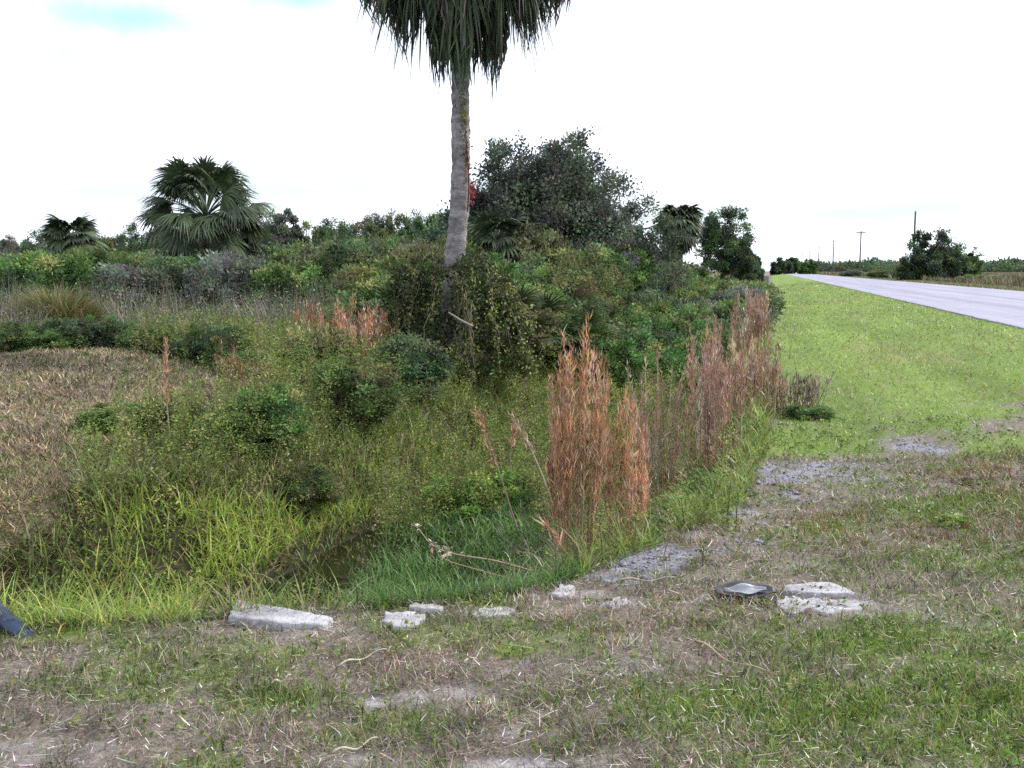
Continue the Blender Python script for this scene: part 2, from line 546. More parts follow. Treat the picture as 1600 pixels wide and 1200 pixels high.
def ground_mat():
    m, N, L = mat("soil_and_thatch")
    o = N("ShaderNodeOutputMaterial"); p = N("ShaderNodeBsdfPrincipled")
    tcn = N("ShaderNodeTexCoord")

    def noise(sc, det=6, ro=.6, dist=0, st=None):
        n = N("ShaderNodeTexNoise"); n.inputs["Scale"].default_value = sc; n.inputs["Detail"].default_value = det
        n.inputs["Roughness"].default_value = ro; n.inputs["Distortion"].default_value = dist
        if st:
            mp = N("ShaderNodeMapping"); mp.inputs["Scale"].default_value = st
            L(tcn.outputs["Object"], mp.inputs["Vector"]); L(mp.outputs[0], n.inputs["Vector"])
        else:
            L(tcn.outputs["Object"], n.inputs["Vector"])
        return n.outputs["Fac"]

    def ramp(f, cols):
        r = N("ShaderNodeValToRGB")
        e = r.color_ramp.elements
        while len(e) < len(cols): e.new(.5)
        for k, (ps, c) in enumerate(cols):
            e[k].position = ps; e[k].color = (*c, 1)
        L(f, r.inputs[0]); return r.outputs[0]

    def mixc(f, a, b):
        x = N("ShaderNodeMix"); x.data_type = 'RGBA'
        L(f, x.inputs[0]); L(a, x.inputs[6]); L(b, x.inputs[7]); return x.outputs[2]

    def mask(f, jit, lo=.35, hi=.65):
        """a zone weight broken up by fine noise"""
        ad = N("ShaderNodeMath"); ad.operation = 'ADD'; L(f, ad.inputs[0])
        s = N("ShaderNodeMath"); s.operation = 'MULTIPLY_ADD'; s.inputs[1].default_value = .8; s.inputs[2].default_value = -.4
        L(jit, s.inputs[0]); L(s.outputs[0], ad.inputs[1])
        r = N("ShaderNodeMapRange"); r.inputs["From Min"].default_value = lo; r.inputs["From Max"].default_value = hi
        L(ad.outputs[0], r.inputs["Value"]); return r.outputs[0]

    z1 = N("ShaderNodeAttribute"); z1.attribute_name = "Col"
    z2 = N("ShaderNodeAttribute"); z2.attribute_name = "Zone"
    s1 = N("ShaderNodeSeparateColor"); L(z1.outputs["Color"], s1.inputs[0])
    s2 = N("ShaderNodeSeparateColor"); L(z2.outputs["Color"], s2.inputs[0])
    fine = noise(38, 8, .7)
    mid = noise(9, 6, .6)
    thatch = ramp(noise(55, 7, .75, 1.2), [(.30, (.045, .036, .033)), (.45, (.12, .10, .082)), (.58, (.22, .188, .155)), (.72, (.38, .34, .285))])
    sand = ramp(fine, [(.3, (.16, .145, .14)), (.5, (.30, .28, .285)), (.7, (.45, .43, .45))])
    grav = ramp(noise(70, 4, .6), [(.3, (.09, .085, .09)), (.5, (.19, .185, .21)), (.68, (.36, .355, .41))])
    turf = ramp(noise(30, 8, .75), [(.3, (.065, .105, .02)), (.5, (.135, .21, .036)), (.7, (.195, .265, .052))])
    soil = ramp(mid, [(.3, (.018, .016, .010)), (.6, (.045, .042, .022)), (.75, (.07, .06, .035))])
    mown = ramp(noise(24, 8, .75, .8), [(.28, (.06, .05, .032)), (.48, (.155, .125, .085)), (.70, (.29, .24, .17))])
    far = ramp(noise(.35, 8, .65), [(.3, (.05, .055, .018)), (.5, (.12, .11, .045)), (.7, (.19, .16, .085))])
    c = thatch
    big = N("ShaderNodeMapRange"); big.inputs["From Min"].default_value = .3; big.inputs["From Max"].default_value = .7
    big.inputs["To Min"].default_value = .62; big.inputs["To Max"].default_value = 1.25
    L(noise(1.0, 6, .65, .3, (1.1, .13, 1)), big.inputs["Value"])
    tv = N("ShaderNodeVectorMath"); tv.operation = 'SCALE'; L(turf, tv.inputs[0]); L(big.outputs[0], tv.inputs["Scale"])
    dry = ramp(noise(.8, 7, .7, .2, (1, .22, 1)), [(.52, (0, 0, 0)), (.68, (.55, .55, .55))])
    yel = N("ShaderNodeRGB"); yel.outputs[0].default_value = (.24, .225, .085, 1)
    turf = mixc(dry, tv.outputs[0], yel.outputs[0])
    c = mixc(mask(s1.outputs[2], fine), c, turf)
    c = mixc(mask(s2.outputs[0], mid, .4, .6), c, mown)
    c = mixc(mask(s1.outputs[0], mid, .2, .95), c, sand)
    c = mixc(mask(s1.outputs[1], mid), c, grav)
    c = mixc(mask(s2.outputs[1], mid, .4, .6), c, soil)
    c = mixc(s2.outputs[2], c, far)
    L(c, p.inputs["Base Color"])
    p.inputs["Roughness"].default_value = .9
    p.inputs["Specular IOR Level"].default_value = .2
    b = N("ShaderNodeBump"); b.inputs["Strength"].default_value = .7; b.inputs["Distance"].default_value = .02
    L(noise(60, 6, .7), b.inputs["Height"]); L(b.outputs[0], p.inputs["Normal"])
    L(p.outputs[0], o.inputs["Surface"])
    return m


def road_mat():
    m, N, L = mat("worn_asphalt")
    o = N("ShaderNodeOutputMaterial"); p = N("ShaderNodeBsdfPrincipled")
    tcn = N("ShaderNodeTexCoord")
    mp = N("ShaderNodeMapping"); mp.inputs["Scale"].default_value = (1.1, .045, 1)
    L(tcn.outputs["Object"], mp.inputs["Vector"])
    streak = N("ShaderNodeTexNoise"); streak.inputs["Scale"].default_value = 1.6; streak.inputs["Detail"].default_value = 5
    L(mp.outputs[0], streak.inputs["Vector"])
    gr = N("ShaderNodeTexNoise"); gr.inputs["Scale"].default_value = 14; gr.inputs["Detail"].default_value = 9; gr.inputs["Roughness"].default_value = .8
    L(tcn.outputs["Object"], gr.inputs["Vector"])
    ad = N("ShaderNodeMath"); ad.operation = 'MULTIPLY_ADD'; ad.inputs[1].default_value = .55
    L(gr.outputs["Fac"], ad.inputs[0])
    s = N("ShaderNodeMath"); s.operation = 'MULTIPLY'; s.inputs[1].default_value = .45; L(streak.outputs["Fac"], s.inputs[0])
    L(s.outputs[0], ad.inputs[2])
    r = N("ShaderNodeValToRGB"); e = r.color_ramp.elements
    e[0].position = .36; e[0].color = (.16, .16, .205, 1)
    e[1].position = .64; e[1].color = (.285, .28, .35, 1)
    L(ad.outputs[0], r.inputs[0])
    # fine cracks
    vo = N("ShaderNodeTexVoronoi"); vo.feature = 'DISTANCE_TO_EDGE'; vo.inputs["Scale"].default_value = .55
    dn = N("ShaderNodeTexNoise"); dn.inputs["Scale"].default_value = 2; dn.inputs["Detail"].default_value = 5
    L(tcn.outputs["Object"], dn.inputs["Vector"])
    dv = N("ShaderNodeMix"); dv.data_type = 'RGBA'; dv.blend_type = 'ADD'; dv.inputs[0].default_value = .8
    L(tcn.outputs["Object"], dv.inputs[6]); L(dn.outputs["Color"], dv.inputs[7]); L(dv.outputs[2], vo.inputs["Vector"])
    cr = N("ShaderNodeMapRange"); cr.inputs["From Max"].default_value = .02; cr.inputs["To Min"].default_value = .62
    L(vo.outputs["Distance"], cr.inputs["Value"])
    sx = N("ShaderNodeSeparateXYZ"); L(tcn.outputs["Object"], sx.inputs[0])
    wv = N("ShaderNodeMath"); wv.operation = 'SINE'
    ph = N("ShaderNodeMath"); ph.operation = 'MULTIPLY_ADD'; ph.inputs[1].default_value = 3.0; ph.inputs[2].default_value = .4
    L(sx.outputs["X"], ph.inputs[0]); L(ph.outputs[0], wv.inputs[0])
    wr = N("ShaderNodeMapRange"); wr.inputs["From Min"].default_value = .2; wr.inputs["From Max"].default_value = 1
    wr.inputs["To Min"].default_value = 1.0; wr.inputs["To Max"].default_value = .84
    L(wv.outputs[0], wr.inputs["Value"])
    wm = N("ShaderNodeMath"); wm.operation = 'MULTIPLY'; L(cr.outputs[0], wm.inputs[0]); L(wr.outputs[0], wm.inputs[1])
    mu = N("ShaderNodeVectorMath"); mu.operation = 'SCALE'
    L(r.outputs[0], mu.inputs[0]); L(wm.outputs[0], mu.inputs["Scale"])
    L(mu.outputs[0], p.inputs["Base Color"])
    p.inputs["Roughness"].default_value = .75
    b = N("ShaderNodeBump"); b.inputs["Strength"].default_value = .25; b.inputs["Distance"].default_value = .01
    L(gr.outputs["Fac"], b.inputs["Height"]); L(b.outputs[0], p.inputs["Normal"])
    L(p.outputs[0], o.inputs["Surface"])
    return m


def water_mat():
    m, N, L = mat("ditch_water")
    o = N("ShaderNodeOutputMaterial"); p = N("ShaderNodeBsdfPrincipled")
    tcn = N("ShaderNodeTexCoord"); nz = N("ShaderNodeTexNoise"); nz.inputs["Scale"].default_value = 6; nz.inputs["Detail"].default_value = 3
    L(tcn.outputs["Object"], nz.inputs["Vector"])
    r = N("ShaderNodeValToRGB"); e = r.color_ramp.elements
    e[0].color = (.006, .008, .003, 1); e[1].color = (.016, .019, .006, 1)
    L(nz.outputs["Fac"], r.inputs[0]); L(r.outputs[0], p.inputs["Base Color"])
    p.inputs["Roughness"].default_value = .18
    p.inputs["Specular IOR Level"].default_value = .3
    b = N("ShaderNodeBump"); b.inputs["Strength"].default_value = .12; b.inputs["Distance"].default_value = .02
    L(nz.outputs["Fac"], b.inputs["Height"]); L(b.outputs[0], p.inputs["Normal"])
    L(p.outputs[0], o.inputs["Surface"])
    return m


# ------------------------------------------------------------------ ground, road, water
def build_ground():
    fr = np.arange(-40, 40.01, .22)
    rest = np.concatenate([np.arange(42, 318, 4.0)])
    ang = np.radians(np.concatenate([fr, rest]))
    rr = np.concatenate([np.geomspace(.4, 2.2, 14)[:-1], np.geomspace(2.2, 30, 330)[:-1], np.geomspace(30, 3000, 110)])
    A, R = np.meshgrid(ang, rr)
    c, d = R * np.sin(A), R * np.cos(A)
    x, y = cd2xy(c, d)
    x = np.concatenate([[0.0], x.ravel()]); y = np.concatenate([[0.0], y.ravel()])
    z = H(x, y)
    na, nr = len(ang), len(rr)
    i, j = np.meshgrid(np.arange(nr - 1), np.arange(na), indexing='ij')
    f = np.stack([1 + i * na + j, 1 + (i + 1) * na + j, 1 + (i + 1) * na + (j + 1) % na, 1 + i * na + (j + 1) % na], -1).reshape(-1, 4)
    cen = np.stack([np.zeros(na, int), 1 + np.arange(na), 1 + (np.arange(na) + 1) % na], 1)
    # angle runs clockwise: flip for upward normals
    g = Geo()
    sand, gravel, green, red, mown, wild = zones(x, y)
    g.add(np.stack([x, y, z], 1), [f[:, ::-1] * 1, cen[:, ::-1]], np.stack([sand, gravel, green], 1))
    me = g.mesh("ground", ground_mat(), smooth=True)
    a = me.color_attributes.new("Zone", 'FLOAT_COLOR', 'POINT')
    far = np.maximum(sstep(15.2, 17.5, x), (x < -4) * sstep(60, 120, y))
    q = np.stack([mown, wild, far, np.ones_like(x)], 1).astype(np.float32)
    a.data.foreach_set("color", q.ravel())
    o = bpy.data.objects.new("ground", me)
    COL.objects.link(o)
    tag(o, "uneven grassy ground with a ditch, a mown bank and a roadside verge", "ground", kind='structure')
    # make sure the normals look up
    me.flip_normals() if me.polygons[len(me.polygons) // 2].normal.z < 0 else None


build_ground()

g = Geo()
ys = np.concatenate([np.arange(-30, 80, .5), np.geomspace(80, 2600, 60)])
xs = np.linspace(0, 1, 9)
YY, TT = np.meshgrid(ys, xs, indexing='ij')
el = ROAD_L + .10 * (fbm(ys * .9, ys * 0 + 3, 8) - .5) + .05 * (fbm(ys * 4, ys * 0 + 3, 9) - .5)
er = ROAD_R + .12 * (fbm(ys * .9, ys * 0 + 7, 8) - .5)
XX = el[:, None] * (1 - TT) + er[:, None] * TT
ZZ = ROAD_Z + .06 * (1 - (2 * TT - 1) ** 2)
n = len(xs)
i, j = np.meshgrid(np.arange(len(ys) - 1), np.arange(n - 1), indexing='ij')
f = np.stack([i * n + j, i * n + j + 1, (i + 1) * n + j + 1, (i + 1) * n + j], -1).reshape(-1, 4)
g.add(np.stack([XX, YY, ZZ], -1).reshape(-1, 3), f)
# the ragged edge of the asphalt, two fingers thick
for e_, sgn in ((el, 1), (er, -1)):
    m_ = len(ys)
    top = np.stack([e_, ys, np.full(m_, ROAD_Z)], 1); bot = np.stack([e_ - .02 * sgn, ys, np.full(m_, ROAD_Z - .12)], 1)
    k = np.arange(m_ - 1)
    g.add(np.concatenate([top, bot]), np.stack([k, k + 1, m_ + k + 1, m_ + k], 1))
tag(g.build("road", road_mat()), "straight pale grey asphalt road running to the horizon", "road", kind='structure')

g = Geo()
wx = np.array([-9.4, -.06]); wy = [2.4, 120]
g.add([(-9.4, 2.4, WATER_Z), (-.06, 2.4, WATER_Z), (-.06, 160, WATER_Z), (-9.4, 160, WATER_Z)], np.array([[0, 1, 2, 3]]))
g.build("water", water_mat())
tag(bpy.data.objects["water"], "dark still water at the bottom of the ditch", "water", kind='structure')


# ------------------------------------------------------------------ stuff: turf, weeds
def scatter(n, r0, r1, p, a0=-36, a1=36):
    """points in a wedge before the viewer, thinning with distance as r**-p per area"""
    u = rng.random(n)
    e = 2 - p
    r = (r0 ** e + u * (r1 ** e - r0 ** e)) ** (1 / e)
    a = np.radians(rng.uniform(a0, a1, n))
    x, y = cd2xy(r * np.sin(a), r * np.cos(a))
    return x, y, r


G_LIME, G_MID, G_DARK, G_YEL = (.185, .285, .050), (.13, .205, .034), (.045, .075, .018), (.24, .25, .05)
S_TAN, S_BROWN, S_PALE, S_PURP = (.37, .305, .225), (.16, .12, .09), (.54, .50, .43), (.175, .145, .13)


CLEAR = [(1163, 934, .17), (1275, 926, .17), (1288, 948, .22), (440, 968, .25), (628, 972, .12)]


def clear_of(x, y):
    ok = np.ones(np.shape(x), bool)
    for px, py, rr_ in CLEAR:
        a, b = at(px, py, 0)
        ok &= (x - a) ** 2 + ((y - b) * 1.6) ** 2 > (rr_ * rng.uniform(.3, .9, np.shape(x))) ** 2
    return ok


def turf():
    x, y, r = scatter(470000, 2.0, 110, 1.5, -44, 40)
    x2, y2, r2 = scatter(450000, 1.6, 8.5, 1.0, -58, 46)
    x, y, r = np.concatenate([x, x2]), np.concatenate([y, y2]), np.concatenate([r, r2])
    ok = (x < ROAD_L + .06) & clear_of(x, y) & (sdist(x, y, DITCH) < .12) & ((x > -4.2) | (y < 4.4))
    x, y, r = x[ok], y[ok], r[ok]
    sand, gravel, green, red, mown, wild = zones(x, y)
    bare = np.maximum(sand, gravel)
    keep = (rng.random(len(x)) > np.clip(bare * 1.25, 0, .97)) & (rng.random(len(x)) < np.maximum(green, .30 + .9 * sstep(.38, .60, fbm(x * 9, y * 9, 39))))
    x, y, r, green, red = x[keep], y[keep], r[keep], green[keep], red[keep]
    z = H(x, y)
    n = len(x)
    gmask = rng.random(n) < np.clip(green * 1.05, .05, .96) * (.35 + 1.2 * fbm(x * 8, y * 8, 35) * 1.1)
    far = sstep(5, 14, r)
    mow = np.clip(far, 0, 1)
    g = Geo()
    # living blades
    k = np.where(gmask)[0]
    m = len(k)
    tuft = fbm(x[k] * 5, y[k] * 5, 31)
    Ln = rng.uniform(.025, .085, m) * (.45 + 1.0 * tuft) * (1 + .1 * far[k])
    W = np.maximum(.0042, .00085 * r[k]) * rng.uniform(.6, 1.5, m)
    sel = rng.random(m)
    lush = sstep(6, 12, r[k])
    near_c = pick([G_LIME, G_MID, G_DARK, G_YEL, S_TAN], m, [.24, .36, .2, .12, .08])
    far_c = pick([G_LIME, G_MID, G_YEL, S_TAN], m, [.56, .2, .2, .04], .15, .16) * 1.12
    patch = fbm(x[k] * .6, y[k] * .6, 33)[:, None]
    streak = fbm(x[k] * 2.2, y[k] * .10, 34)[:, None]
    dry = (sstep(.50, .72, fbm(x[k] * .45, y[k] * .16, 32)) * .75)[:, None]
    c = near_c * (1 - lush[:, None]) + far_c * lush[:, None]
    c = c * (.62 + .45 * patch + .45 * (streak - .2) * lush[:, None])
    c = c * (1 - dry * lush[:, None]) + pick([(.27, .25, .11), (.22, .235, .075)], m) * dry * lush[:, None]
    rr_ = (rng.random(m) < red[k] * .6)[:, None]
    c = np.where(rr_, vary((.20, .085, .035), m), c)
    blades(np.stack([x[k], y[k], z[k] - .004], 1), Ln, W, rng.uniform(0, 2 * pi, m), rng.uniform(0, .8, m) + .22 * lush, rng.uniform(.1, 1.1, m), c, 3, g)
    # dead thatch, mostly lying down
    k = np.where(~gmask)[0]
    m = len(k)
    Ln = rng.uniform(.015, .065, m) * (.6 + .9 * fbm(x[k] * 4.5, y[k] * 4.5, 36))
    W = np.maximum(.0035, .0009 * r[k]) * rng.uniform(.6, 1.3, m)
    c = pick([S_TAN, S_BROWN, S_PALE, S_PURP, G_MID], m, [.25, .32, .07, .28, .08]) * (.25 + 1.5 * fbm(x[k] * 3.1, y[k] * 3.1, 37)[:, None]) * (.45 + 1.1 * fbm(x[k] * 13, y[k] * 13, 38)[:, None])
    rr_ = (rng.random(m) < red[k] * .7)[:, None]
    c = np.where(rr_, vary((.19, .075, .035), m), c)
    blades(np.stack([x[k], y[k], z[k] + rng.uniform(.0, .02, m)], 1), Ln, W, rng.uniform(0, 2 * pi, m), rng.uniform(.45, 1.5, m) * (1.25 - .5 * sstep(.5, .65, fbm(x[k] * 4.5, y[k] * 4.5, 36))), rng.uniform(-.2, .6, m), c, 2, g)
    tag(g.build("turf_grass", M_GRASS), "short mown grass, green along the verge and dead brown in front", "grass", kind='stuff')
    # pale straw pieces blown over the ground
    x, y, r = scatter(25000, 1.8, 12, 1.2, -52, 42)
    ok = (x < 4.5) & (sdist(x, y, DITCH) < .05) & ((x > -4.2) | (y < 4.4))
    x, y, r = x[ok], y[ok], r[ok]
    z = H(x, y)
    m = len(x)
    c = pick([S_PALE, S_TAN, (.58, .55, .50), S_BROWN], m, [.25, .45, .1, .2])
    g = blades(np.stack([x, y, z + rng.uniform(.012, .03, m)], 1), rng.uniform(.01, .06, m) * np.where(rng.random(m) < .1, 2.2, 1), rng.uniform(.0025, .0055, m), rng.uniform(0, 2 * pi, m),
               rng.uniform(1.35, 1.65, m), rng.uniform(-.3, .3, m), c, 3)
    tag(g.build("straw_litter", M_STRAW), "scattered pale straw and dead leaf litter on the ground", "litter", kind='stuff')
    # low broad-leaved weeds among the turf
    x, y, r = scatter(13000, 2.2, 10.5, 1.0)
    sand, gravel, green, red, mown, wild = zones(x, y)
    ok = (x < 4.6) & (sdist(x, y, DITCH) < .1) & (rng.random(len(x)) < green * .8 + .04) & ((x > -4.2) | (y < 4.4))
    x, y, r = x[ok], y[ok], r[ok]
    z = H(x, y)
    g = Geo()
    for q in range(7):
        a = rng.uniform(0, 2 * pi, len(x))
        D = np.stack([np.cos(a), np.sin(a), rng.uniform(.1, .9, len(x))], 1)
        P = np.stack([x + rng.normal(0, .014, len(x)), y + rng.normal(0, .014, len(x)), z + rng.uniform(.005, .035, len(x))], 1)
        s = rng.uniform(.008, .022, len(x)) * (1 + .08 * r)
        leaves(P, D, s, s * .55, pick([(.13, .21, .03), (.075, .13, .025), (.19, .24, .05)], len(x)), g)
    tag(g.build("ground_weeds", M_GRASS), "low broad leaved weeds creeping through the turf", "weeds", kind='stuff')


turf()


def mown_bank():
    x, y, r = scatter(220000, 4.2, 22, 1.35, -45, -8)
    x2, y2, r2 = scatter(90000, 4.2, 9.5, .6, -45, -14)
    x, y, r = np.concatenate([x, x2]), np.concatenate([y, y2]), np.concatenate([r, r2])
    ok = (mown_s(x, y) > -.15) & (H(x, y) > WATER_Z)
    x, y, r = x[ok], y[ok], r[ok]
    z = H(x, y)
    m = len(x)
    t = fbm(x * 1.4, y * 1.4, 40)[:, None]
    t2 = fbm(x * 4, y * 4, 41)
    gr = rng.random(m) < (.16 + .5 * sstep(.45, .65, t2))
    c = np.where(gr[:, None], pick([(.10, .12, .03), (.06, .085, .02)], m), pick([(.34, .25, .14), (.21, .155, .085), (.14, .105, .072), (.48, .385, .245)], m, [.34, .3, .26, .1]))
    c = c * (.35 + 1.3 * t) * (.5 + 1.0 * t2[:, None])
    g = blades(np.stack([x, y, z], 1), rng.uniform(.03, .11, m), np.maximum(.005, .0011 * r), rng.uniform(0, 2 * pi, m), rng.uniform(.4, 1.5, m), rng.uniform(0, .7, m), c, 2)
    tag(g.build("mown_bank_grass", M_STRAW), "dry brown cut grass covering the mown bank at left", "grass", kind='stuff')


mown_bank()


def px_poly(pts, z):
    return [at(a, b, z) for a, b in pts]


LIME_ZONE = [(-400, 1100), (-300, 940), (-60, 915), (80, 905), (130, 850), (185, 775), (330, 762), (450, 775), (565, 772), (598, 812), (480, 850), (395, 880), (300, 950), (240, 1015), (0, 1100)]
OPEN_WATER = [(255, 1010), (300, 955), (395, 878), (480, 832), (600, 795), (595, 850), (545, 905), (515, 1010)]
LUSH_ZONE = [(490, 1000), (515, 905), (590, 845), (720, 770), (830, 755), (890, 850), (870, 970), (760, 1010)]


def in_view(x, y, z, poly):
    px, py = proj(x, y, z)
    return inside(px, py, poly)


def ditch_plants():
    g = Geo()
    # grass in and along the ditch
    x, y, r = scatter(420000, 3.2, 34, 1.35, -42, 16)
    s = sdist(x, y, DITCH)
    ok = (s > -.05) & (y < 33) & (mown_s(x, y) < rng.uniform(-.1, .15, len(x)))
    x, y, r, s = x[ok], y[ok], r[ok], s[ok]
    zz = np.maximum(H(x, y), WATER_Z)
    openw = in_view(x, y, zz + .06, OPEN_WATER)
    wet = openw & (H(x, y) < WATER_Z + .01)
    qx, qy = .5 * (fbm(x * 2, y * 2, 52) - .5), .5 * (fbm(x * 2, y * 2, 53) - .5)
    lime = in_view(x + qx, y + qy, zz + .12, LIME_ZONE) & ~openw
    lush = in_view(x + qx, y + qy, zz, LUSH_ZONE) & ~lime & ~openw
    right = (x > -1.25) & ~lush & ~lime
    dens = np.where(openw, .015, np.where(lime, 1.0, np.where(lush, .8, np.where(x < -3.0, .9, .55))))
    clump = fbm(x * 1.9, y * 1.9, 50)
    dens = np.where(openw | in_view(x + qx * .5, y + qy * .5, zz + .05, OPEN_WATER), np.where(H(x, y) < WATER_Z + .01, .10, .5), dens)
    keep = rng.random(len(x)) < dens * (.45 + 1.1 * sstep(.3, .65, clump))
    x, y, r, s, lime, lush, right, clump, openw = [a[keep] for a in (x, y, r, s, lime, lush, right, clump, wet)]
    z = np.maximum(H(x, y), WATER_Z) - .01
    m = len(x)
    Ln = np.where(lime, rng.uniform(.10, .36, m), np.where(lush, rng.uniform(.07, .22, m), rng.uniform(.10, .34, m)))
    Ln = Ln * (.6 + .8 * clump) * np.where(right, 1.05, 1)
    Ln = np.where(openw, Ln * .45, Ln)
    W = np.maximum(.0065, .00135 * r) * rng.uniform(.7, 1.6, m)
    cl = pick([(.33, .43, .085), (.23, .33, .06), (.42, .45, .11), (.36, .32, .15)], m, [.4, .34, .18, .08])
    cu = pick([(.08, .165, .035), (.13, .225, .048), (.05, .10, .025)], m, [.45, .3, .25])
    c_r = pick([(.18, .26, .05), (.12, .19, .038), (.26, .30, .07), (.24, .19, .11)], m, [.4, .3, .2, .1])
    co = pick([(.17, .235, .052), (.095, .14, .036), (.26, .29, .075), (.26, .20, .12), (.36, .30, .19)], m, [.34, .26, .2, .12, .08])
    c = np.where(lime[:, None], cl, np.where(lush[:, None], cu, np.where(right[:, None], c_r, co))) * (.7 + .6 * clump[:, None])
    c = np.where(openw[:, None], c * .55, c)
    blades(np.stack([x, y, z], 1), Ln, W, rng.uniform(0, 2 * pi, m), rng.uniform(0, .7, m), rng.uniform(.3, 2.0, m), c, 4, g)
    tag(g.build("ditch_grass", M_GRASS), "tall lime and dark green grass growing in the wet ditch", "grass", kind='stuff')
    # leafy weeds on both slopes
    g = Geo()
    x, y, r = scatter(15000, 5.0, 32, 1.0, -40, 14)
    s = sdist(x, y, DITCH)
    ok = (x > -9.5) & (s > -5.0) & (x < -.15) & (mown_s(x, y) < -.05) & (mown_s(x, y, .16) < .05) & ~in_view(x, y, np.maximum(H(x, y), WATER_Z) + .1, OPEN_WATER) & ~in_view(x, y, np.maximum(H(x, y), WATER_Z) + .2, LUSH_ZONE) & (y > 4.8) & (y < 31)
    ok &= ~(in_view(x, y, np.maximum(H(x, y), WATER_Z) + .12, LIME_ZONE) & (rng.random(len(x)) < .8))
    x, y, r = x[ok], y[ok], r[ok]
    z = np.maximum(H(x, y), WATER_Z)
    npl = len(x)
    k_ = (x < -1.25) | (rng.random(npl) < .22)
    x, y, r, z = x[k_], y[k_], r[k_], z[k_]
    npl = len(x)
    hh = rng.uniform(.25, .75, npl) * (.6 + .8 * fbm(x * .8, y * .8, 55)) * np.where(x > -1.2, .6, 1)
    kind = rng.choice(4, npl, p=[.4, .28, .2, .12])
    base = np.array([(.16, .225, .05), (.10, .15, .038), (.26, .29, .075), (.25, .205, .125)])[kind] * rng.uniform(.7, 1.35, (npl, 1))
    lean = rng.normal(0, .22, (npl, 2))
    per = 72
    T = rng.random((npl, per)) ** .8
    rad = .16 * hh[:, None] * (1.15 - T) + .02
    an = rng.uniform(0, 2 * pi, (npl, per))
    P = np.stack([x[:, None] + lean[:, :1] * T * hh[:, None] + rad * np.cos(an) * rng.random((npl, per)),
                  y[:, None] + lean[:, 1:] * T * hh[:, None] + rad * np.sin(an) * rng.random((npl, per)),
                  z[:, None] + T * hh[:, None]], -1).reshape(-1, 3)
    D = np.stack([np.cos(an), np.sin(an), rng.uniform(-.4, 1.1, an.shape)], -1).reshape(-1, 3)
    s = np.repeat(np.maximum(.024, .0026 * r), per) * rng.uniform(.6, 1.4, npl * per)
    c = np.repeat(base, per, 0) * (1 + rng.normal(0, .14, (npl * per, 1)))
    leaves(P, D, s, s * rng.uniform(.3, .6, npl * per), np.clip(c, .004, .8), g)
    blades(np.stack([x, y, z], 1), hh * 1.1, np.full(npl, .008), np.arctan2(lean[:, 1], lean[:, 0]), np.hypot(lean[:, 0], lean[:, 1]), .2,
           vary((.12, .10, .05), npl), 3, g)
    tag(g.build("slope_weeds", M_LEAF), "rank leafy weeds covering the ditch slopes", "weeds", kind='stuff')


ditch_plants()


def tall_weeds():
    """dry, purplish stalks and grass behind the mown bank and beside the palm"""
    g = Geo()
    x, y, r = scatter(60000, 11, 48, 1.0, -40, 0)
    ok = (x < -4.6) & (mown_s(x, y) < -.15)
    c_, d_ = xy2cd(x, y)
    px = CX + FPX * c_ / d_
    ok &= (d_ > np.interp(px, [0, 300, 420, 560, 700], [15.3, 15.5, 13.5, 12.0, 12.5]))
    x, y, r, px, d_ = [a[ok] for a in (x, y, r, px, d_)]
    z = H(x, y)
    m = len(x)
    cl = fbm(x * .55, y * .55, 60)
    hgt = rng.uniform(.4, 1.2, m) * (.35 + 1.15 * cl) * np.interp(d_, [12, 19, 27], [.65, 1.15, 1.6])
    c = pick([(.15, .135, .125), (.115, .14, .06), (.19, .16, .13), (.085, .115, .04), (.23, .19, .13)], m, [.3, .24, .16, .22, .08])
    c = c * (.65 + .7 * fbm(x * .3, y * .3, 61)[:, None])
    blades(np.stack([x, y, z], 1), hgt, np.maximum(.008, .0009 * r), rng.uniform(0, 2 * pi, m), rng.uniform(0, .3, m), rng.uniform(0, .8, m), c, 3, g)
    # fine seed-head sprays and small leaves on the stalks
    k = rng.choice(m, 90000)
    t = rng.uniform(.35, 1.0, len(k))
    P = np.stack([x[k] + rng.normal(0, .12, len(k)), y[k] + rng.normal(0, .12, len(k)), z[k] + t * hgt[k] * .95], 1)
    D = rng.normal(size=(len(k), 3)) + np.array([0, 0, .7])
    s = rng.uniform(.03, .075, len(k))
    leaves(P, D, s, s * rng.uniform(.25, .6, len(k)), c[k] * rng.uniform(.7, 1.3, (len(k), 1)), g)
    tag(g.build("dry_weeds", M_STRAW), "tall grey brown dry weeds behind the mown bank", "weeds", kind='stuff')


tall_weeds()


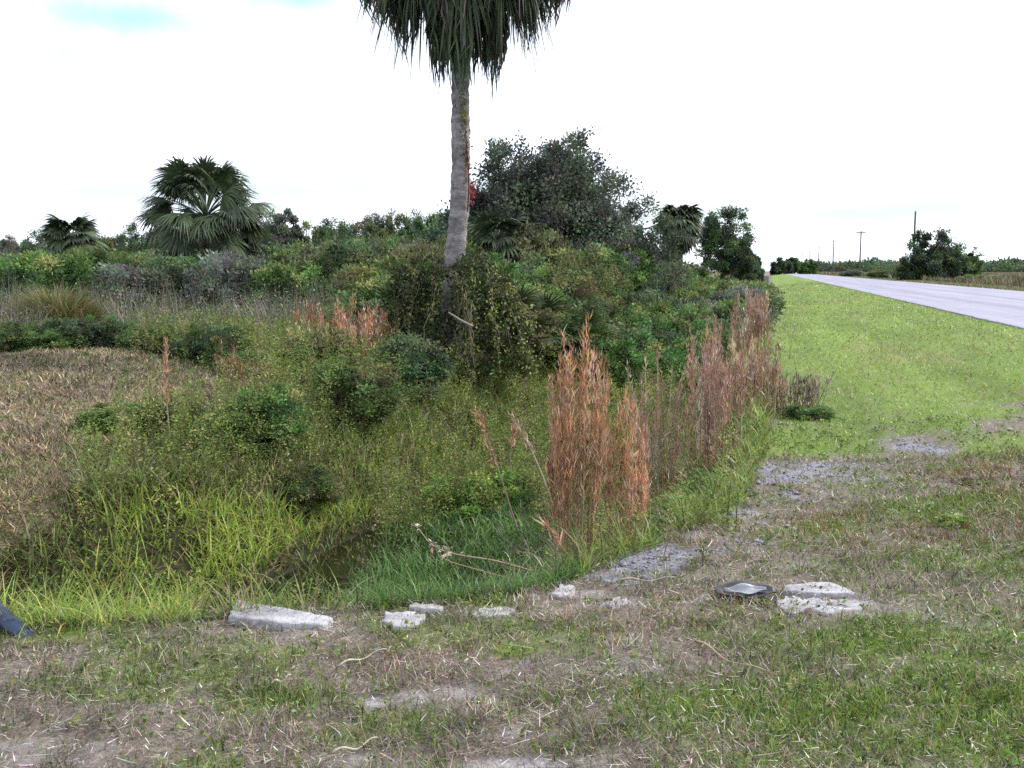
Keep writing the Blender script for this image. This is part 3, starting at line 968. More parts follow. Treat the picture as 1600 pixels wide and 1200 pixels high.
def right_field():
    g = Geo()
    # shoulder beyond the road, then rough weeds
    n = 60000
    y = 20 + 330 * rng.random(n) ** 2.0
    x = 13.25 + 3.0 * rng.random(n)
    r = np.hypot(x, y)
    c = pick([(.13, .14, .045), (.20, .19, .08), (.24, .20, .11), (.09, .11, .03)], n)
    blades(np.stack([x, y, H(x, y)], 1), rng.uniform(.06, .16, n), np.maximum(.01, .0011 * r), rng.uniform(0, 2 * pi, n), rng.uniform(0, .6, n), .5, c, 2, g)
    n = 90000
    y = 25 + 420 * rng.random(n) ** 1.7
    x = 16.2 + 75 * rng.random(n) ** 1.8
    r = np.hypot(x, y)
    f = fbm(x * .12, y * .12, 70)
    z = H(x, y)
    c = pick([(.15, .13, .085), (.20, .145, .10), (.085, .095, .035), (.24, .19, .12), (.05, .065, .022)], n, [.26, .22, .24, .1, .18]) * (.6 + .8 * f[:, None])
    blades(np.stack([x, y, z], 1), rng.uniform(.3, 1.0, n) * (.5 + .9 * f), np.maximum(.012, .0009 * r), rng.uniform(0, 2 * pi, n), rng.uniform(0, .4, n), .4, c, 2, g)
    tag(g.build("field_weeds", M_STRAW), "rough brown and olive weeds in the field beyond the road", "weeds", kind='stuff')


right_field()


def gravel():
    g = Geo()
    x, y, r = scatter(60000, 3.5, 12.5, .8, -5, 30)
    _, gr, *_ = zones(x, y)
    ok = (rng.random(len(x)) < (gr - .15) * .6) & (sdist(x, y, DITCH) < .15)
    x, y = x[ok], y[ok]
    m = len(x)
    z = H(x, y)
    oct_v = np.array([(1, 0, 0), (-1, 0, 0), (0, 1, 0), (0, -1, 0), (0, 0, 1), (0, 0, -1)], float)
    oct_f = np.array([(0, 2, 4), (2, 1, 4), (1, 3, 4), (3, 0, 4), (2, 0, 5), (1, 2, 5), (3, 1, 5), (0, 3, 5)])
    s = rng.lognormal(math.log(.008), .5, m)
    a = rng.uniform(0, 2 * pi, m)
    V = oct_v[None] * (1 + rng.uniform(-.35, .35, (m, 6, 3))) * s[:, None, None]
    V += rng.normal(0, .22, (m, 6, 3)) * s[:, None, None]
    ca, sa = np.cos(a)[:, None], np.sin(a)[:, None]
    V = np.stack([V[..., 0] * ca - V[..., 1] * sa, V[..., 0] * sa + V[..., 1] * ca, V[..., 2] * .7], -1)
    V += np.stack([x, y, z + s * .2], 1)[:, None]
    F = (np.arange(m) * 6)[:, None, None] + oct_f[None]
    g.add(V.reshape(-1, 3), F.reshape(-1, 3), np.repeat(vary((1, 1, 1.02), m, .05, .3), 6, 0))
    tag(g.build("gravel", M_STONE), "loose grey gravel patches in the turf", "gravel", kind='stuff')


gravel()


# ------------------------------------------------------------------ shrubs and broad-leaved trees
def leaf_cloud(g, centres, radii, per, size, cols, p=None, up=.25, mi=0, aspect=(.35, .65), flat=.8):
    """leaf clumps: every clump has its own tone and its leaves fill a ragged ball"""
    centres = np.asarray(centres, float)
    nC = len(centres)
    radii = np.broadcast_to(radii, (nC,))
    tone = pick(cols, nC, p, .18, .3)
    n = nC * per
    dirs = norm(rng.normal(size=(n, 3)))
    rad = rng.random(n) ** .45 * np.repeat(radii, per) * rng.uniform(.7, 1.3, n)
    P = np.repeat(centres, per, 0) + dirs * rad[:, None] * np.array([1, 1, flat])
    D = dirs * .7 + rng.normal(0, .6, (n, 3)) + np.array([0, 0, up])
    s = size * rng.uniform(.6, 1.45, n)
    c = np.repeat(tone, per, 0) * (1 + rng.normal(0, .22, (n, 1)))
    leaves(P, D, s, s * rng.uniform(*aspect, n), np.clip(c, .004, .8), g, mi)


def dome_points(n, rx, ry, h, z0=.12, bumps=5, shell=.5):
    """points inside a lumpy dome of unit-ish size"""
    a = rng.uniform(0, 2 * pi, n)
    el = np.arcsin(rng.uniform(.02, 1, n))
    ph = rng.uniform(0, 2 * pi, 4)
    lump = 1 + .16 * np.sin(bumps * a + ph[0]) * np.cos(3 * el + ph[1]) + .12 * np.sin(3 * a + ph[2]) + rng.normal(0, .07, n)
    q = np.minimum((shell + (1 - shell) * rng.random(n) ** .5) * lump, rng.uniform(.93, 1.0, n))
    x = rx * q * np.cos(el) ** .62 * np.cos(a); y = ry * q * np.cos(el) ** .62 * np.sin(a)
    z = z0 * h + (1 - z0) * h * q * np.sin(el) ** .85
    return np.stack([x, y, z], 1)


def curve_to(p0, p1, sag=0.0, k=6, wob=.05):
    t = np.linspace(0, 1, k)[:, None]
    p0, p1 = np.asarray(p0, float), np.asarray(p1, float)
    L_ = np.linalg.norm(p1 - p0)
    q = p0 * (1 - t) + p1 * t
    q[:, 2] += (np.sin(t[:, 0] * pi) * sag * L_)
    q[1:-1] += rng.normal(0, wob * L_, (k - 2, 3)) * .5
    return q


SH_COLS = {
    'olive': [(.115, .165, .055), (.15, .195, .066), (.08, .12, .042), (.165, .15, .08)],
    'green': [(.095, .185, .054), (.14, .235, .066), (.06, .115, .038), (.17, .235, .07)],
    'dark': [(.060, .108, .050), (.085, .138, .060), (.105, .15, .066), (.07, .086, .064)],
    'rusty': [(.165, .14, .075), (.14, .155, .062), (.175, .165, .085), (.10, .13, .05)],
    'grey': [(.145, .165, .125), (.165, .17, .15), (.11, .14, .085), (.19, .185, .155)],
    'lime': [(.19, .30, .07), (.26, .345, .095), (.135, .22, .052), (.165, .19, .062)],
}


def shrub_mesh(kind, seed_clumps=95, per=110, size=.045, twig=True):
    g = Geo()
    P = dome_points(seed_clumps, .5, .5, 1.0)
    leaf_cloud(g, P, rng.uniform(.07, .15, len(P)), per, size, SH_COLS[kind])
    # stray shoots above the dome
    for q in range(16):
        a = rng.uniform(0, 2 * pi); rr = rng.uniform(.1, .45)
        p1 = np.array([rr * cos(a) * 1.15, rr * sin(a) * 1.15, rng.uniform(.8, 1.03) * math.sqrt(max(.2, 1 - rr * rr * 2.2))])
        pts = curve_to(p1 * np.array([.7, .7, .55]), p1, 0, 5)
        tube(pts, np.linspace(.005, .002, 5), g, (.10, .085, .06), 4, 0, False)
        leaf_cloud(g, pts[2:], .045, 14, size * .85, SH_COLS[kind])
    for q in range(9):
        p1 = P[rng.integers(len(P))]
        tube(curve_to((rng.normal(0, .05), rng.normal(0, .05), -.05), p1, .1, 6), np.linspace(.016, .004, 6), g, (.09, .075, .06), 5, 0, False)
    return g.mesh("shrub", M_LEAF)


SHRUBS = {k: [shrub_mesh(k) for _ in range(3)] for k in ('olive', 'green', 'dark', 'rusty', 'grey', 'lime')}


def put_shrub(kind, x, y, wdt, h, label, group=None, name="shrub", cat="shrub"):
    o = bpy.data.objects.new(name, SHRUBS[kind][rng.integers(3)])
    COL.objects.link(o)
    o.location = (x, y, float(H(x, y)) - .04)
    o.rotation_euler = (0, 0, rng.uniform(0, 2 * pi))
    o.scale = (wdt, wdt * rng.uniform(.85, 1.15), h)
    return tag(o, label, cat, group)


def tree(name, label, px, top_y, width_px, d, kind, base_z=None, clumps=110, per=110, leaf=.09, lobes=None, trunk_r=.14, group=None, low=.25, shell=.35, x_y=None, cat="tree", bare=0, spray=1.0):
    x, y = x_y or atd(px, d)
    z0 = float(H(x, y)) if base_z is None else base_z
    Ht = zat(top_y, d) - z0
    R = width_px * d / FPX / 2
    t = thing(name, label, cat, (x, y, z0), group)
    lobes = lobes or [(0, 0, 0, 1, 1)]
    g, gb = Geo(), Geo()
    fork = np.array([rng.normal(0, .06 * R), rng.normal(0, .06 * R), Ht * max(.12, low * .9)])
    tube(curve_to((0, 0, -.15), fork, 0, 7, .03), np.linspace(trunk_r, trunk_r * .7, 7), gb, (1, 1, 1), 9)
    w_ = np.array([l[3] ** 2 * l[4] for l in lobes]); w_ = w_ / w_.sum()
    for (lx, ly, lz, ls, lh), ww in zip(lobes, w_):
        k = max(8, int(clumps * ww))
        P = dome_points(k, R * ls, R * ls, Ht * (1 - low) * lh, .02, 6, shell)
        P[:, 2] += Ht * (low + lz)
        # camera-frame offset of the lobe
        P[:, 0] += lx * R * cos(YAW) - ly * R * sin(YAW); P[:, 1] += lx * R * sin(YAW) + ly * R * cos(YAW)
        # undersides are ragged too
        P[:, 2] -= rng.random(k) ** 2 * Ht * .10
        cr = R * ls * rng.uniform(.13, .27, k)
        leaf_cloud(g, P, cr, per, leaf, SH_COLS[kind] if isinstance(kind, str) else kind)
        top = P[np.argsort(-P[:, 2])[:max(4, k // 5)]]
        for p in top:       # loose sprays reaching out of the crown
            out_ = p + spray * np.array([rng.normal(0, .14) * R, rng.normal(0, .14) * R, rng.uniform(.08, .26) * R])
            pts = curve_to(p, out_, 0, 4)
            leaf_cloud(g, pts, R * .07, max(5, per // 10), leaf * .9, SH_COLS[kind] if isinstance(kind, str) else kind)
            tube(pts, np.linspace(.012, .004, 4), g, (.09, .08, .07), 4, 0, False)
        lim = P[rng.choice(k, max(3, min(int(12 * ww) + 3, k)), replace=False)]
        for p in lim:
            pts = curve_to(fork, p, .08, 7, .06)
            tube(pts, np.linspace(trunk_r * .45, .012, 7), gb, (1, 1, 1), 6, 0, False)
            for q in range(3):
                b = pts[rng.integers(3, 6)]
                e = P[rng.integers(k)]
                e = b + (e - b) * min(1, .35 * R / (np.linalg.norm(e - b) + 1e-6) * 2)
                tube(curve_to(b, e, .05, 5), np.linspace(.02, .006, 5), gb, (.9, .9, .9), 5, 0, False)
        for q in range(int(bare * ww)):
            p = P[rng.integers(k)]
            e = p + norm(rng.normal(size=3) + np.array([0, 0, .5])) * R * .3
            tube(curve_to(p, e, 0, 4), np.linspace(.014, .004, 4), gb, (.95, .85, .95), 4, 0, False)
    gb.build("trunk", M_BARK, t)
    g.build("crown", M_LEAF, t)
    return t


BIG = [(.085, .115, .075), (.11, .145, .085), (.066, .088, .06), (.115, .10, .11)]
tree("broadleaf_tree", "tall bushy tree with an open twiggy crown rising behind the tall palm", 852, 190, 285, 31, BIG, clumps=640, per=190, leaf=.108,
     lobes=[(0, 0, -.02, .84, 1.0), (.15, 0, .02, .6, .98), (-.3, 0, .0, .55, .97), (.1, .1, -.1, 1.0, .95), (-.85, .2, -.10, .58, .72), (.98, .1, -.10, .62, .72), (-.3, -.1, -.08, .75, .9), (.55, -.35, -.2, .7, .6), (-.5, -.3, -.2, .65, .62)],
     low=.26, shell=.3, trunk_r=.2, bare=150, spray=.6)
tree("broadleaf_tree", "dark rounded tree just right of the small round headed palm", 1133, 316, 88, 96, 'dark', clumps=170, per=170, leaf=.22,
     lobes=[(0, 0, 0, .95, 1.0), (-.35, 0, -.1, .7, .9), (.5, -.2, -.12, .6, .75), (.78, 0, -.22, .38, .62), (.3, 0, -.3, .8, .5)], low=.22, shell=.45, trunk_r=.25)
SKY_TREES = [
    (8, 376, 75, 60, 'dark', "dark low tree on the skyline at the photo's left edge"),
    (62, 388, 60, 66, 'dark', "low dark tree on the skyline left of the small palm"),
    (186, 368, 105, 52, 'olive', "rounded olive tree between the small palm and the big fan palm"),
    (446, 328, 78, 46, 'grey', "greyish green tree rising just right of the big fan palm"),
    (518, 355, 66, 50, 'dark', "dark low tree on the skyline right of the greyish tree"),
    (590, 338, 62, 50, 'olive', "pale olive tree on the skyline midway from fan palm to trunk"),
    (646, 342, 70, 47, 'dark', "dark bushy tree on the skyline just left of the palm trunk"),
    (690, 318, 62, 40, 'dark', "dark narrow tree half hidden behind the palm trunk"),
    (992, 348, 50, 42, 'olive', "olive leafy tree filling the dip left of the round headed palm"),
    (966, 322, 72, 37, 'olive', "olive shoulder tree on the right flank of the open twiggy tree"),
    (1012, 396, 50, 44, 'green', "low green tree under the small round headed palm"),
    (1178, 400, 26, 150, 'dark', "small far dark tree ending the thicket beside the verge"),
    (1163, 392, 40, 125, 'dark', "dark far tree in the thicket below the rounded tree"),
]
for px, ty, wpx, d, k, lab in SKY_TREES:
    tree("broadleaf_tree", lab, px, ty, wpx, d, k, clumps=190, per=180, leaf=.0024 * d + .03, low=.05, shell=.4, trunk_r=.12, spray=.35,
         lobes=[(0, 0, 0, .8, 1), (-.5, 0, -.05, .6, .8), (.5, .1, -.05, .6, .85)])
# across the road
tree("broadleaf_tree", "broad dark bush like tree across the road beside the nearest pole", 1450, 360, 92, 110, 'dark', clumps=260, per=170, leaf=.27,
     lobes=[(0, 0, 0, .72, 1.0), (.75, 0, -.06, .75, .80), (-.55, 0, -.1, .55, .62), (1.35, .1, -.08, .5, .62), (.3, -.3, -.1, .9, .6)], low=.06, shell=.35, trunk_r=.25)
for px, ty, wpx, d, k, lab in [
    (1221, 404, 26, 330, 'dark', "far dark tree beside the road's vanishing point, nearest the road"),
    (1238, 403, 24, 350, 'dark', "far dark tree, second from the road's vanishing point"),
    (1262, 408, 24, 300, 'green', "far green bush at the foot of the distant poles"),
    (1511, 395, 50, 112, 'olive', "low olive bush joined to the right side of the tree across the road"),
]:
    tree("broadleaf_tree", lab, px, ty, wpx, d, k, clumps=50, per=110, leaf=.0026 * d, low=.08, shell=.5, trunk_r=.2,
         lobes=[(0, 0, 0, .8, 1), (-.6, 0, -.05, .6, .8), (.6, .1, -.05, .6, .8)])


LOW = {k: [None] * 2 for k in ('olive', 'dark', 'grey')}
for k in LOW:
    for q in range(2):
        g_ = Geo()
        P_ = dome_points(170, .5, .5, 1.0, .05, 6, .45)
        leaf_cloud(g_, P_, rng.uniform(.05, .11, 170), 150, .028, SH_COLS[k])
        for p_ in P_[:14]:
            tube(curve_to((rng.normal(0, .03), rng.normal(0, .03), -.03), p_, .1, 6), np.linspace(.018, .004, 6), g_, (.09, .08, .065), 5, 0, False)
        LOW[k][q] = g_.mesh("low_tree", M_LEAF)
LOWLAB = {'olive': "low olive green tree in the continuous skyline left of the tall palm", 'dark': "low dark green tree in the continuous skyline left of the tall palm",
          'grey': "low greyish tree in the continuous skyline left of the tall palm"}
for px in list(range(-80, 700, 27)):
    d = rng.uniform(46, 64)
    k = rng.choice(['olive', 'dark', 'grey'], p=[.24, .54, .22])
    x, y = atd(px + rng.uniform(-8, 8), d)
    ty = np.interp(px, [-100, 100, 220, 420, 470, 600, 700], [366, 368, 354, 336, 346, 330, 326]) + rng.uniform(-12, 14)
    z = float(H(x, y))
    o = bpy.data.objects.new("low_tree", LOW[k][rng.integers(2)])
    COL.objects.link(o)
    o.location = (x, y, z - .05); o.rotation_euler = (0, 0, rng.uniform(0, 6.28))
    wd = rng.uniform(60, 95) * d / FPX
    o.scale = (wd, wd, zat(ty, d) - z)
    tag(o, LOWLAB[k], "tree", "low skyline trees, " + k + " ones")


def treeline():
    """far woods to the right and behind the field: one dark mass on the horizon"""
    g = Geo()
    n = 420
    X = rng.uniform(28, 900, n); Y = 900 + rng.uniform(-80, 260, n)
    P = np.stack([X, Y, rng.uniform(.5, 9.5, n) * (.5 + .7 * fbm(X * .02, Y * 0, 80))], 1)
    leaf_cloud(g, P, rng.uniform(6, 13, n), 260, 2.6, SH_COLS['dark'], flat=.4)
    n = 260
    X = -20 - rng.random(n) * 260; Y = 140 + rng.uniform(-20, 60, n)
    P = np.stack([X, Y, rng.uniform(.3, 3.6, n)], 1)
    leaf_cloud(g, P, rng.uniform(1.5, 3, n), 90, .5, SH_COLS['dark'], flat=.6)
    tag(g.build("treeline", M_LEAF), "distant dark line of woods along the horizon", "woods", kind='stuff')


treeline()

# thicket: single shrubs, packed so that each keeps its own room
SKY_PX = [-300, 0, 200, 430, 480, 600, 690, 740, 800, 900, 1000, 1040, 1100, 1160, 1190]
SKY_TY = [396, 396, 394, 386, 378, 374, 370, 360, 362, 362, 384, 400, 408, 420, 424]
THICK = {
    'olive': "olive green shrub in the thicket between the tall palm and the ditch",
    'green': "bright green leafy shrub in the thicket between palm and ditch",
    'dark': "dark green shrub in the thicket between palm and ditch",
    'rusty': "shrub tinged rusty brown in the thicket below the open tree",
    'grey': "grey green shrub in the thicket around the tall palm",
}


def thicket():
    pts = []
    cand = 9000
    x, y, r = scatter(cand, 14.5, 150, 1.35, -36, 20)
    for k in np.argsort(r):
        X, Y = x[k], y[k]
        c, d = xy2cd(X, Y)
        px = CX + FPX * c / d
        if X > -.9 or px < -60 or float(mown_s(X, Y)) > -.6:
            continue
        in_d = X > -4.4
        if in_d and Y < 17.5: continue
        if px < 560 and d < 23: continue
        if px >= 560 and d < 15.5: continue
        if abs(px - 708) < 70 and d < 17: continue
        rad = (.62 if in_d else .78) + .022 * (d - 15)
        if any((X - a) ** 2 + (Y - b) ** 2 < (.62 * (rad + rr_)) ** 2 for a, b, rr_ in pts[-260:]):
            continue
        pts.append((X, Y, rad))
        h_sky = 1.6 + (423 - np.interp(px, SKY_PX, SKY_TY)) * d / 1505 - float(H(X, Y))
        h = min(h_sky, .95 + .16 * (d - 15)) * rng.uniform(.78, 1.04)
        if in_d:
            h = min(h, (1.75 + .012 * d) * rng.uniform(.75, 1.0))
            h = min(h, h_sky)
        kind = rng.choice(['olive', 'green', 'dark', 'rusty', 'grey'], p=[.36, .34, .18, .05, .07] if px > 560 else [.14, .28, .34, .02, .22])
        if len(pts) > 290: break
        if px < 560:
            lab, grp = {'olive': "olive shrub standing in the dry weeds below the fan palms", 'green': "green leafy shrub standing in the dry weeds below the fan palms",
                        'dark': "dark green shrub standing in the weeds below the fan palms", 'rusty': "rusty brown shrub standing in the weeds below the fan palms",
                        'grey': "greyish shrub standing in the dry weeds below the fan palms"}[kind], "shrubs below the fan palms"
        elif in_d or d > 45:
            lab, grp = kind_far[kind], "shrubs lining the ditch toward the horizon"
        else:
            lab, grp = THICK[kind], "shrubs of the thicket behind the tall palm"
        put_shrub(kind, X, Y, rad * 2.25, max(.5, h), lab, grp + ", " + kind + " ones")
    print("shrubs", len(pts))


kind_far = {'olive': "olive shrub overgrowing the ditch beyond the rusty bunchgrass", 'green': "green shrub overgrowing the ditch beyond the rusty bunchgrass",
            'dark': "dark shrub overgrowing the ditch beyond the rusty bunchgrass", 'rusty': "brownish shrub overgrowing the ditch beyond the rusty bunchgrass",
            'grey': "grey green shrub overgrowing the ditch beyond the rusty bunchgrass"}
thicket()

# single bushes with a place of their own
for kind, px, py, wpx, hm, lab in [
    ('green', 372, 742, 115, .40, "small green bush leaning on the left of the dense leafy bush"),
    ('olive', 478, 748, 110, .42, "small olive bush leaning on the right of the dense leafy bush"),
    ('green', 420, 732, 130, .60, "dense dark leafy green bush on the far ditch slope"),
    ('green', 190, 725, 120, .26, "low green bush at the foot of the mown bank"),
    ('olive', 275, 725, 100, .34, "low olive bush beside the lone rusty stalk"),
    ('lime', 720, 705, 140, .62, "light green ferny bush below the vine covered palm foot"),
    ('lime', 790, 690, 110, .6, "light green bush nearest the big rusty grass clump"),
    ('olive', 560, 690, 130, .75, "olive weedy bush left of the palm foot"),
    ('dark', 640, 650, 120, .8, "dark bush right under the palm's hanging vines"),
    ('olive', 505, 640, 110, .7, "olive brown bush below the yellow grass tuft"),
    ('green', 940, 640, 120, .7, "green bush behind the big rusty grass clump"),
    ('green', 1265, 655, 80, .17, "low dark green weed clump at the verge edge"),
    ('rusty', 1530, 778, 60, .07, "low reddish brown weed cushion in the turf"),
    ('lime', 1490, 840, 60, .10, "small lime clover cushion in the right turf"),
    ('lime', 1060, 800, 110, .30, "light green bush between the near and far rusty clumps, left"),
    ('green', 1115, 775, 100, .26, "green bush in front of the second row of rusty clumps"),
    ('olive', 1035, 850, 80, .20, "small olive bush beside the gravelly brink"),
    ('olive', 880, 720, 120, .5, "olive bush half hidden behind the rusty clump"),
]:
    z_ = 0 if px > 1150 else -.2
    x, y = at(px, py, z_)
    d = xy2cd(x, y)[1]
    put_shrub(kind, x, y, wpx * d / FPX * 1.05, hm, lab, None, "bush", "bush")


for k_ in range(19):
    px = -40 + k_ * 24 + rng.uniform(-9, 9)
    py = np.interp(px, [-50, 30, 135, 240, 345, 400], [567, 562, 549, 557, 580, 594]) + rng.uniform(-7, 4)
    x, y = at(px, py - 4, .3)
    d = xy2cd(x, y)[1]
    put_shrub(rng.choice(['green', 'dark', 'olive'], p=[.4, .35, .25]), x, y, rng.uniform(.45, .85), rng.uniform(.22, .62),
              "low green bush in the row along the far edge of the mown bank", "low bushes along the far edge of the mown bank", "bush", "bush")


# ------------------------------------------------------------------ palms
def frond(g, az, elev, pet, R, droop, spread=105, nseg=34, col=(.06, .08, .03), seg_droop=.5, cup=.25, roll=0, hang=None, start=(0, 0, 0), width=.034, ragged=.12):
    """a fan leaf: arching stalk, then narrow segments joined near the stalk and free at the tips"""
    a = np.array([cos(az), sin(az), 0]); up = np.array([0, 0, 1.0])
    k = 7
    p = np.array(start, float); pts = [p.copy()]
    e = elev
    for q in range(k - 1):
        p = p + (a * cos(e) + up * sin(e)) * pet / (k - 1)
        pts.append(p.copy()); e -= droop / (k - 1)
    tube(np.array(pts), np.linspace(.022, .012, k), g, np.array(col) * 1.15, 5, 0, False)
    if hang is not None: e = hang
    t = a * cos(e) + up * sin(e)
    s0 = np.array([-a[1], a[0], 0]); n0 = np.cross(t, s0)
    s = s0 * cos(roll) + n0 * sin(roll); nn = np.cross(t, s)
    hpt = pts[-1]
    angs = np.radians(np.linspace(-spread, spread, nseg)) + rng.normal(0, .02, nseg)
    m = 5
    fr = np.array([0, .35, .62, .84, 1.0])
    ws = np.array([.25, 1.0, .85, .45, .04]) * width
    V = np.zeros((nseg, m, 2, 3))
    for i, an in enumerate(angs):
        ln = R * (1 - .28 * (abs(an) / radians(max(spread, 1))) ** 2) * rng.uniform(1 - ragged, 1 + ragged)
        dirv = t * cos(an) + s * sin(an) + nn * cup * abs(sin(an)) * -1
        dirv = dirv / np.linalg.norm(dirv)
        sv = np.cross(dirv, nn); sv = sv / np.linalg.norm(sv)
        dz = seg_droop * rng.uniform(.6, 1.4)
        for j in range(m):
            l = fr[j] * ln
            q = hpt + dirv * l
            b = dz * ln * max(0, fr[j] - .3) ** 2
            q = q - up * b * 1.4
            tw = .35 * (rng.random() - .5) * fr[j]
            V[i, j, 0] = q - (sv + nn * tw) * ws[j]; V[i, j, 1] = q + (sv + nn * tw) * ws[j]
    idx = np.arange(nseg * m * 2).reshape(nseg, m, 2)
    F = np.stack([idx[:, :-1, 0], idx[:, :-1, 1], idx[:, 1:, 1], idx[:, 1:, 0]], -1).reshape(-1, 4)
    c = np.repeat(np.asarray(col)[None] * (1 + rng.normal(0, .2, (nseg, 1))), m * 2, 0)
    tip = np.tile(np.repeat(np.array([0, 0, 0, .25, .6]), 2), nseg)[:, None]
    c = c * (1 - tip) + np.array([.09, .08, .06]) * tip * 1.0 + c * 0
    g.add(V.reshape(-1, 3), F, np.clip(c, .004, .8))


P_GREEN, P_DARK, P_DEAD = (.078, .112, .056), (.054, .074, .043), (.105, .10, .082)

# --- the tall cabbage palm on the ditch bank
PD = 14.5
bx, by = atd(702, PD)
bz = float(H(bx, by))
palm = thing("cabbage_palm", "tall cabbage palm with bare grey trunk cut off by the top edge", "palm tree", (bx, by, bz))


def rel(px, py, dd=0):
    """offset from the palm's foot of the point seen at a pixel, at the palm's own distance"""
    x, y = atd(px, PD + dd)
    return np.array([x - bx, y - by, zat(py, PD + dd) - bz])


prof = [(699, 640, 17), (701, 560, 17), (705, 470, 16), (708, 430, 15.5), (713, 380, 15.2), (718, 330, 14.6), (720.5, 290, 14.2), (721, 240, 13.8), (721, 190, 13.6),
        (721.5, 140, 13.4), (722, 90, 14), (723, 40, 16), (724, -10, 17), (725, -60, 15)]
pk = np.array([rel(a, b) for a, b, c in prof]); pr = np.array([c for a, b, c in prof]) * PD / FPX
tt = np.linspace(0, len(prof) - 1, 110)
path = np.stack([np.interp(tt, np.arange(len(prof)), pk[:, k]) for k in range(3)], 1)
for k in range(3):      # ease the kinks
    path[3:-3, k] = np.convolve(path[:, k], np.ones(7) / 7, 'valid')
rad = np.interp(tt, np.arange(len(prof)), pr)
rad = rad * (1 + .022 * np.sin(np.arange(110) * 2.1) + rng.normal(0, .018, 110))
g = Geo()
n0 = 0
tube(path, rad, g, (1, 1, 1), 20)
V = g.v[0].reshape(110, 20, 3)
V += (rng.normal(0, .006, (110, 20, 1)) * np.array([1, 1, 0])).astype(np.float32)
cc = np.ones((110, 20, 3), np.float32) * rng.uniform(.6, 1.3, (110, 1, 1)) * rng.uniform(.75, 1.25, (110, 20, 1))
zc = path[:, 2] + bz
g.c[0] = cc.reshape(-1, 3)
g.build("trunk", M_PALM, palm, smooth=True)
# creeper with red and green leaves on the trunk's right side
g = Geo()
vine = np.array([rel(px, py, -.1) for px, py in [(731, 330), (733, 300), (733, 270), (731, 240), (729, 215), (727, 190), (724, 165), (722, 150)]])
tube(vine, .012, g, (.14, .09, .06), 5)
for py, px, n_, cols in [(300, 735, 16, [(.42, .03, .05), (.3, .03, .04)]), (293, 739, 22, [(.5, .04, .06)]), (264, 735, 14, [(.33, .05, .04), (.2, .06, .04)]), (234, 733, 16, [(.25, .05, .05), (.16, .06, .04)]),
                         (250, 731, 40, [(.16, .09, .05)]), (215, 728, 50, [(.15, .11, .05)]), (190, 727, 60, [(.12, .14, .03), (.2, .18, .05)]),
                         (170, 725, 70, [(.14, .17, .035), (.22, .21, .05)]), (155, 723, 50, [(.10, .12, .03)])]:
    c0 = rel(px, py, -.12)
    P = c0 + rng.normal(0, 1, (n_, 3)) * np.array([.035, .03, .09])
    leaves(P, rng.normal(size=(n_, 3)) + np.array([.3, -.6, -.3]), rng.uniform(.028, .055, n_), rng.uniform(.022, .038, n_), pick(cols, n_), g)
g.build("creeper", M_LEAF, palm)
top = rel(724, -45)
camdir = math.atan2(-by, -bx)         # azimuth from the palm to the viewer


def palm_frond(azr, elev, pet, R, droop, **kw):
    """azr: 0 = to the viewer's right, pi/2 = away, -pi/2 = toward the viewer"""
    g = Geo()
    az = YAW + azr
    kw.setdefault('start', top + np.array([cos(az), sin(az), 0]) * .10)
    frond(g, az, elev, pet, R, droop, **kw)
    return g.build("frond", M_FROND, palm)


def skirt(px, y_top, dd, wpx, dep, y_bot, n, colr):
    """a hanging closed fan: segments bulge out from the stalk's end and fall straight down, ragged below"""
    g = Geo()
    p0 = rel(px, y_top, dd)
    wid = wpx * PD / FPX / 2
    R = (y_bot - y_top) * PD / FPX
    st = top + np.array([p0[0] - top[0], p0[1] - top[1], 0]) * .15
    tube(curve_to(st, p0, .16, 7, .02), np.linspace(.022, .014, 7), g, np.array(colr) * 1.3, 5, 0, False)
    a = rng.uniform(-1, 1, n); b = rng.uniform(-1, 1, n)
    rx, ry = cos(YAW), sin(YAW)
    off = np.stack([rx * a * wid - ry * b * dep, ry * a * wid + rx * b * dep], 1)
    ln = R * (1.04 - .42 * a ** 2) * rng.uniform(.62, 1.06, n)
    ts = [(0, .04, .35), (.18, .62, .9), (.42, .98, 1.0), (.72, .98, .7), (1.0, .74, .05)]
    V = np.zeros((n, 5, 2, 3))
    sa = rng.uniform(0, pi, n)
    sd_ = np.stack([np.cos(sa), np.sin(sa), np.zeros(n)], 1)
    for j, (t_, o_, w_) in enumerate(ts):
        q = np.column_stack([p0[0] + off[:, 0] * o_, p0[1] + off[:, 1] * o_, p0[2] - ln * t_]) + rng.normal(0, .05, (n, 3)) * np.array([1, 1, .6]) * t_ ** .7
        V[:, j, 0] = q - sd_ * w_ * .021; V[:, j, 1] = q + sd_ * w_ * .021
    idx = np.arange(n * 10).reshape(n, 5, 2)
    F = np.stack([idx[:, :-1, 0], idx[:, :-1, 1], idx[:, 1:, 1], idx[:, 1:, 0]], -1).reshape(-1, 4)
    c = vary(colr, n, .2, .4)
    c = np.repeat(np.where((rng.random(n) < .16)[:, None], vary((.19, .18, .16), n), c), 10, 0)
    g.add(V.reshape(-1, 3), F, c)
    return g.build("frond", M_FROND, palm)


